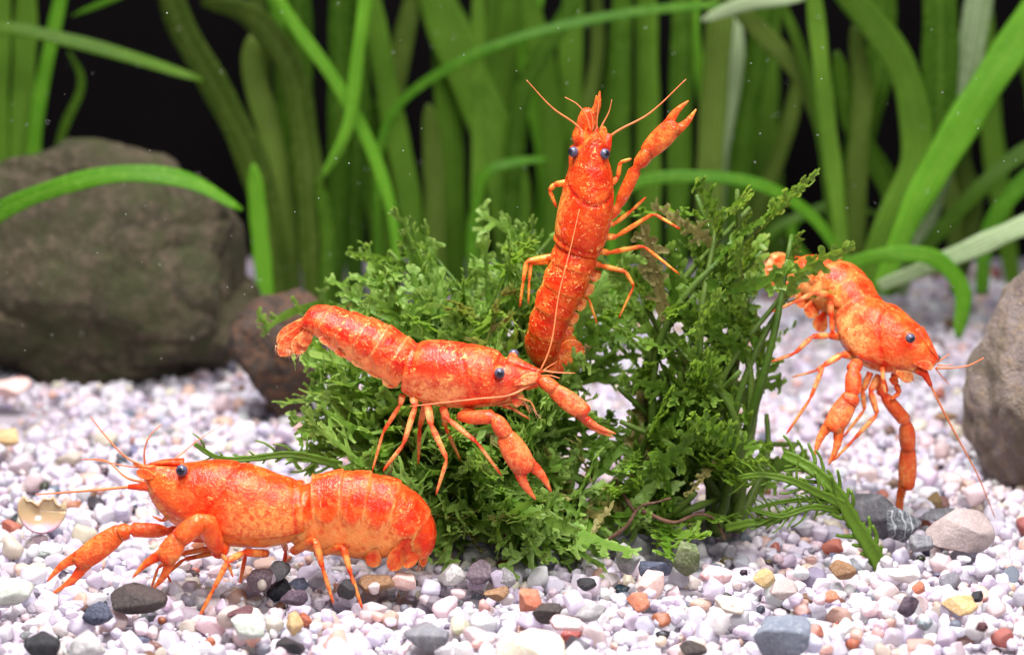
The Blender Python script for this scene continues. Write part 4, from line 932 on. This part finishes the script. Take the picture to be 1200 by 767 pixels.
# 4 - hanging at the fern, head down to the right and towards the viewer
Y4 = 1.2
crayfish('light orange crayfish hanging from the fern with claws dangling over the gravel', 'cf4', Y4,
    [(1099, 419, 1097, 425, -.50, .03), (1094, 409, 1086, 434, -.45, .13), (1086, 397, 1072, 438, -.38, .25), (1075, 381, 1054, 441, -.28, .36), (1062, 368, 1034, 442, -.16, .44), (1047, 357, 1013, 437, 0, .49), (1036, 351, 995, 421, .18, .48), (1030, 347, 983, 402, .32, .44), (1026, 343, 978, 392, .40, .40)],
    [(1029, 345, 979, 391, .38, .38), (1022, 334, 972, 378, .50, .41), (1013, 320, 962, 371, .66, .46), (997, 311, 950, 361, .86, .46), (978, 306, 938, 353, 1.08, .43), (960, 304, 928, 345, 1.28, .39), (944, 304, 922, 331, 1.45, .32), (930, 302, 914, 326, 1.6, .26), (920, 301, 908, 322, 1.7, .2)],
    'dv', -.22,
    [((1067, 396, -.80), .08, (-.3, 1, .3)), ((1097, 420, -.30), .075, (-.7, -.6, .3))],
    [([(985, 360, .3), (970, 345, .05), (954, 343, -.05), (930, 354, -.15), (905, 365, -.2)], .085, .04, leg), ([(990, 395, .2), (972, 393, .0), (952, 394, -.12), (931, 414, -.2), (903, 424, -.25)], .09, .045, leg),
     ([(1003, 418, .0), (987, 415, -.15), (965, 428, -.25), (950, 466, -.35), (921, 509, -.4)], .09, .04, leg), ([(985, 415, .5), (965, 428, .5), (956, 434, .45), (928, 442, .4)], .06, .03, leg),
     ([(1030, 440, -.2), (1020, 458, -.3), (1028, 485, -.35), (1001, 514, -.4), (976, 540, -.45)], .085, .04, leg), ([(1020, 436, -.15), (1011, 458, -.2), (1013, 480, -.2), (988, 512, -.25)], .075, .04, leg),
     ([(1046, 442, -.3), (1050, 450, -.3), (1054, 460, -.32), (1044, 468, -.36)], .085, .05, dict(pal=.05, band=False)), ([(1034, 430, -.45), (1035, 448, -.5), (1038, 462, -.5)], .05, .03, leg), ([(980, 350, .3), (972, 350, .1), (974, 372, .05), (976, 392, .0)], .085, .06, dict(pal=.1, band=True)),
     ([(1045, 440, .0), (1060, 440, -.1), (1072, 446, -.2)], .06, .02, leg)],
    [([(1005, 425, -.25), (1000, 432, -.5), (1000, 462, -.62), (992, 474, -.68)], .125, (996, 466, -.66), (975, 503, -.78), (954, 536, -.85), (971, 545, -.86), .165, True),
     ([(1030, 440, -.15), (1035, 462, -.2), (1062, 494, -.1), (1064, 527, .05)], .115, (1064, 522, .05), (1063, 570, .12), (1060, 618, .2), (1056, 620, .2), .135, False)],
    [((916, 312, 1.68), (899, 306, 1.8), .15, (.2, -.9, .5), dict(pal=.4, deep=.5)), ((915, 318, 1.66), (896, 322, 1.7), .15, (.2, -1, .3), dict(pal=.4, deep=.5)), ((918, 308, 1.7), (910, 296, 1.95), .14, (.2, -.7, .7), dict(pal=.4, deep=.5)), ((918, 322, 1.6), (904, 338, 1.6), .14, (.2, -1, .2), dict(pal=.4, deep=.5))]
    + [((x, y, z), (x-8, y+22, z-.1), .13, (.3, -1, .1), dict(pal=.55, deep=.6)) for x, y, z in ((930, 326, 1.1), (945, 338, .9), (956, 350, .7), (966, 366, .5))],
    [([(1086, 440, -.5), (1093, 456, -.55), (1118, 505, -.55), (1145, 555, -.5), (1166, 606, -.4)], .018, .007), ([(1097, 431, -.5), (1115, 431, -.6), (1135, 428, -.65), (1153, 419, -.7)], .017, .007)],
    [([(1099, 424, -.5), (1106, 419, -.5), (1113, 414, -.5)], .014, .005), ([(1096, 431, -.5), (1104, 441, -.5), (1113, 451, -.5)], .013, .005), ([(1098, 427, -.5), (1108, 428, -.55), (1118, 426, -.55)], .012, .004)],
    extra=lambda mb, A: (mb.rings(tube_rings(np.array([A((1074, 432, -.5)), A((1084, 438, -.5)), A((1091, 452, -.55))]), [.07, .06, .03], 10), [(.1, .8, .2, 1)]*3),
        paddle(mb, A((1070, 424, -.62)), A((1094, 430, -.58)), .07, (.2, -1, .3), pal=.3, deep=.5), paddle(mb, A((1050, 436, -.55)), A((1070, 444, -.5)), .09, (.1, -1, .1), pal=.5, deep=.3)),
    brush={'bristles': fringe((1055, 444, -.45), (1082, 442, -.5), 4, 7, 16, 9, .006, 4), 'tail_fringe': fringe((898, 300, 1.8), (897, 328, 1.7), -9, 3, 22, 10, .006)},
    base=at(1000, 500, Y4), rost=[(1077, 385, -.34), (1089, 403, -.46), (1101, 422, -.51)])

# ------------------------------------------------------------------ shell fragment
def shell():
    c = ground(50, 618, 0.0); c = np.array([c[0], c[1], .26]); v = []; f = []; K, m = 18, 41; rr = random.Random(3)
    jag = [.15+.07*math.sin(j*1.9)+.05*rr.uniform(-1, 1) for j in range(m)]
    for i in range(K):
        t = i/(K-1)
        for j in range(m):
            a = 2*math.pi*j/(m-1); R = .36*(.02+.98*t)*(1+.03*math.sin(a*3))
            x, z = R*math.cos(a), R*math.sin(a)*.92; zm = .16+.05*math.sin(x*17)+.035*math.sin(x*41+1)
            v.append((x, .11*(1-(R/.36)**2)-.06*x, min(z, zm)))
    for i in range(K-1):
        for j in range(m-1):
            q = i*m+j; f.append((q, q+1, q+m+1, q+m))
    m_, nt, N, L, P = new_mat('shell_lining'); tc = coords(nt); sp = nt.nodes.new('ShaderNodeSeparateXYZ'); L.new(tc, sp.inputs[0])
    nz = math_n(nt, 'ADD', sp.outputs[2], math_n(nt, 'MULTIPLY', noise_n(nt, tc, 5, 3), .25))
    colr = ramp(nt, math_n(nt, 'ADD', math_n(nt, 'MULTIPLY', nz, 1.5), .45), (.10, (.30, .10, .19)), (.28, (.55, .34, .40)), (.46, (.42, .29, .16)), (.85, (.50, .38, .22)))
    L.new(colr, P.inputs['Base Color']); P.inputs['Roughness'].default_value = .2; P.inputs['Subsurface Weight'].default_value = .2; P.inputs['Subsurface Scale'].default_value = .001
    P.inputs['Coat Weight'].default_value = .4
    o = link('shell_fragment', mesh_np('shell_fragment', v, f, m_), None, c); sm = o.modifiers.new('t', 'SOLIDIFY'); sm.thickness = .035*CM; o.rotation_euler = (-.25, .1, .25)
    tag(o, 'broken yellowish shell fragment with a purple rim lying on the gravel', 'shell')
shell()

# ------------------------------------------------------------------ specks drifting in the water
VV, FF, b = [], [], 0; v0, f0 = ICO[1]
for k in range(330):
    Y = random.uniform(-8, 20); p = at(random.uniform(-60, 1260), random.uniform(-40, 480), Y)
    if p[2] < .5: continue
    r = random.uniform(.004, .0105)*(Y+34)/42; VV.append(v0*r*np.array([1, 1, random.uniform(.6, 1.3)])+p); FF.append(f0+b); b += len(v0)
o = link('water_specks', mesh_np('water_specks', np.concatenate(VV), np.concatenate(FF), M['speck'])); tag(o, 'tiny pale specks drifting in the water', 'specks', kind='stuff')
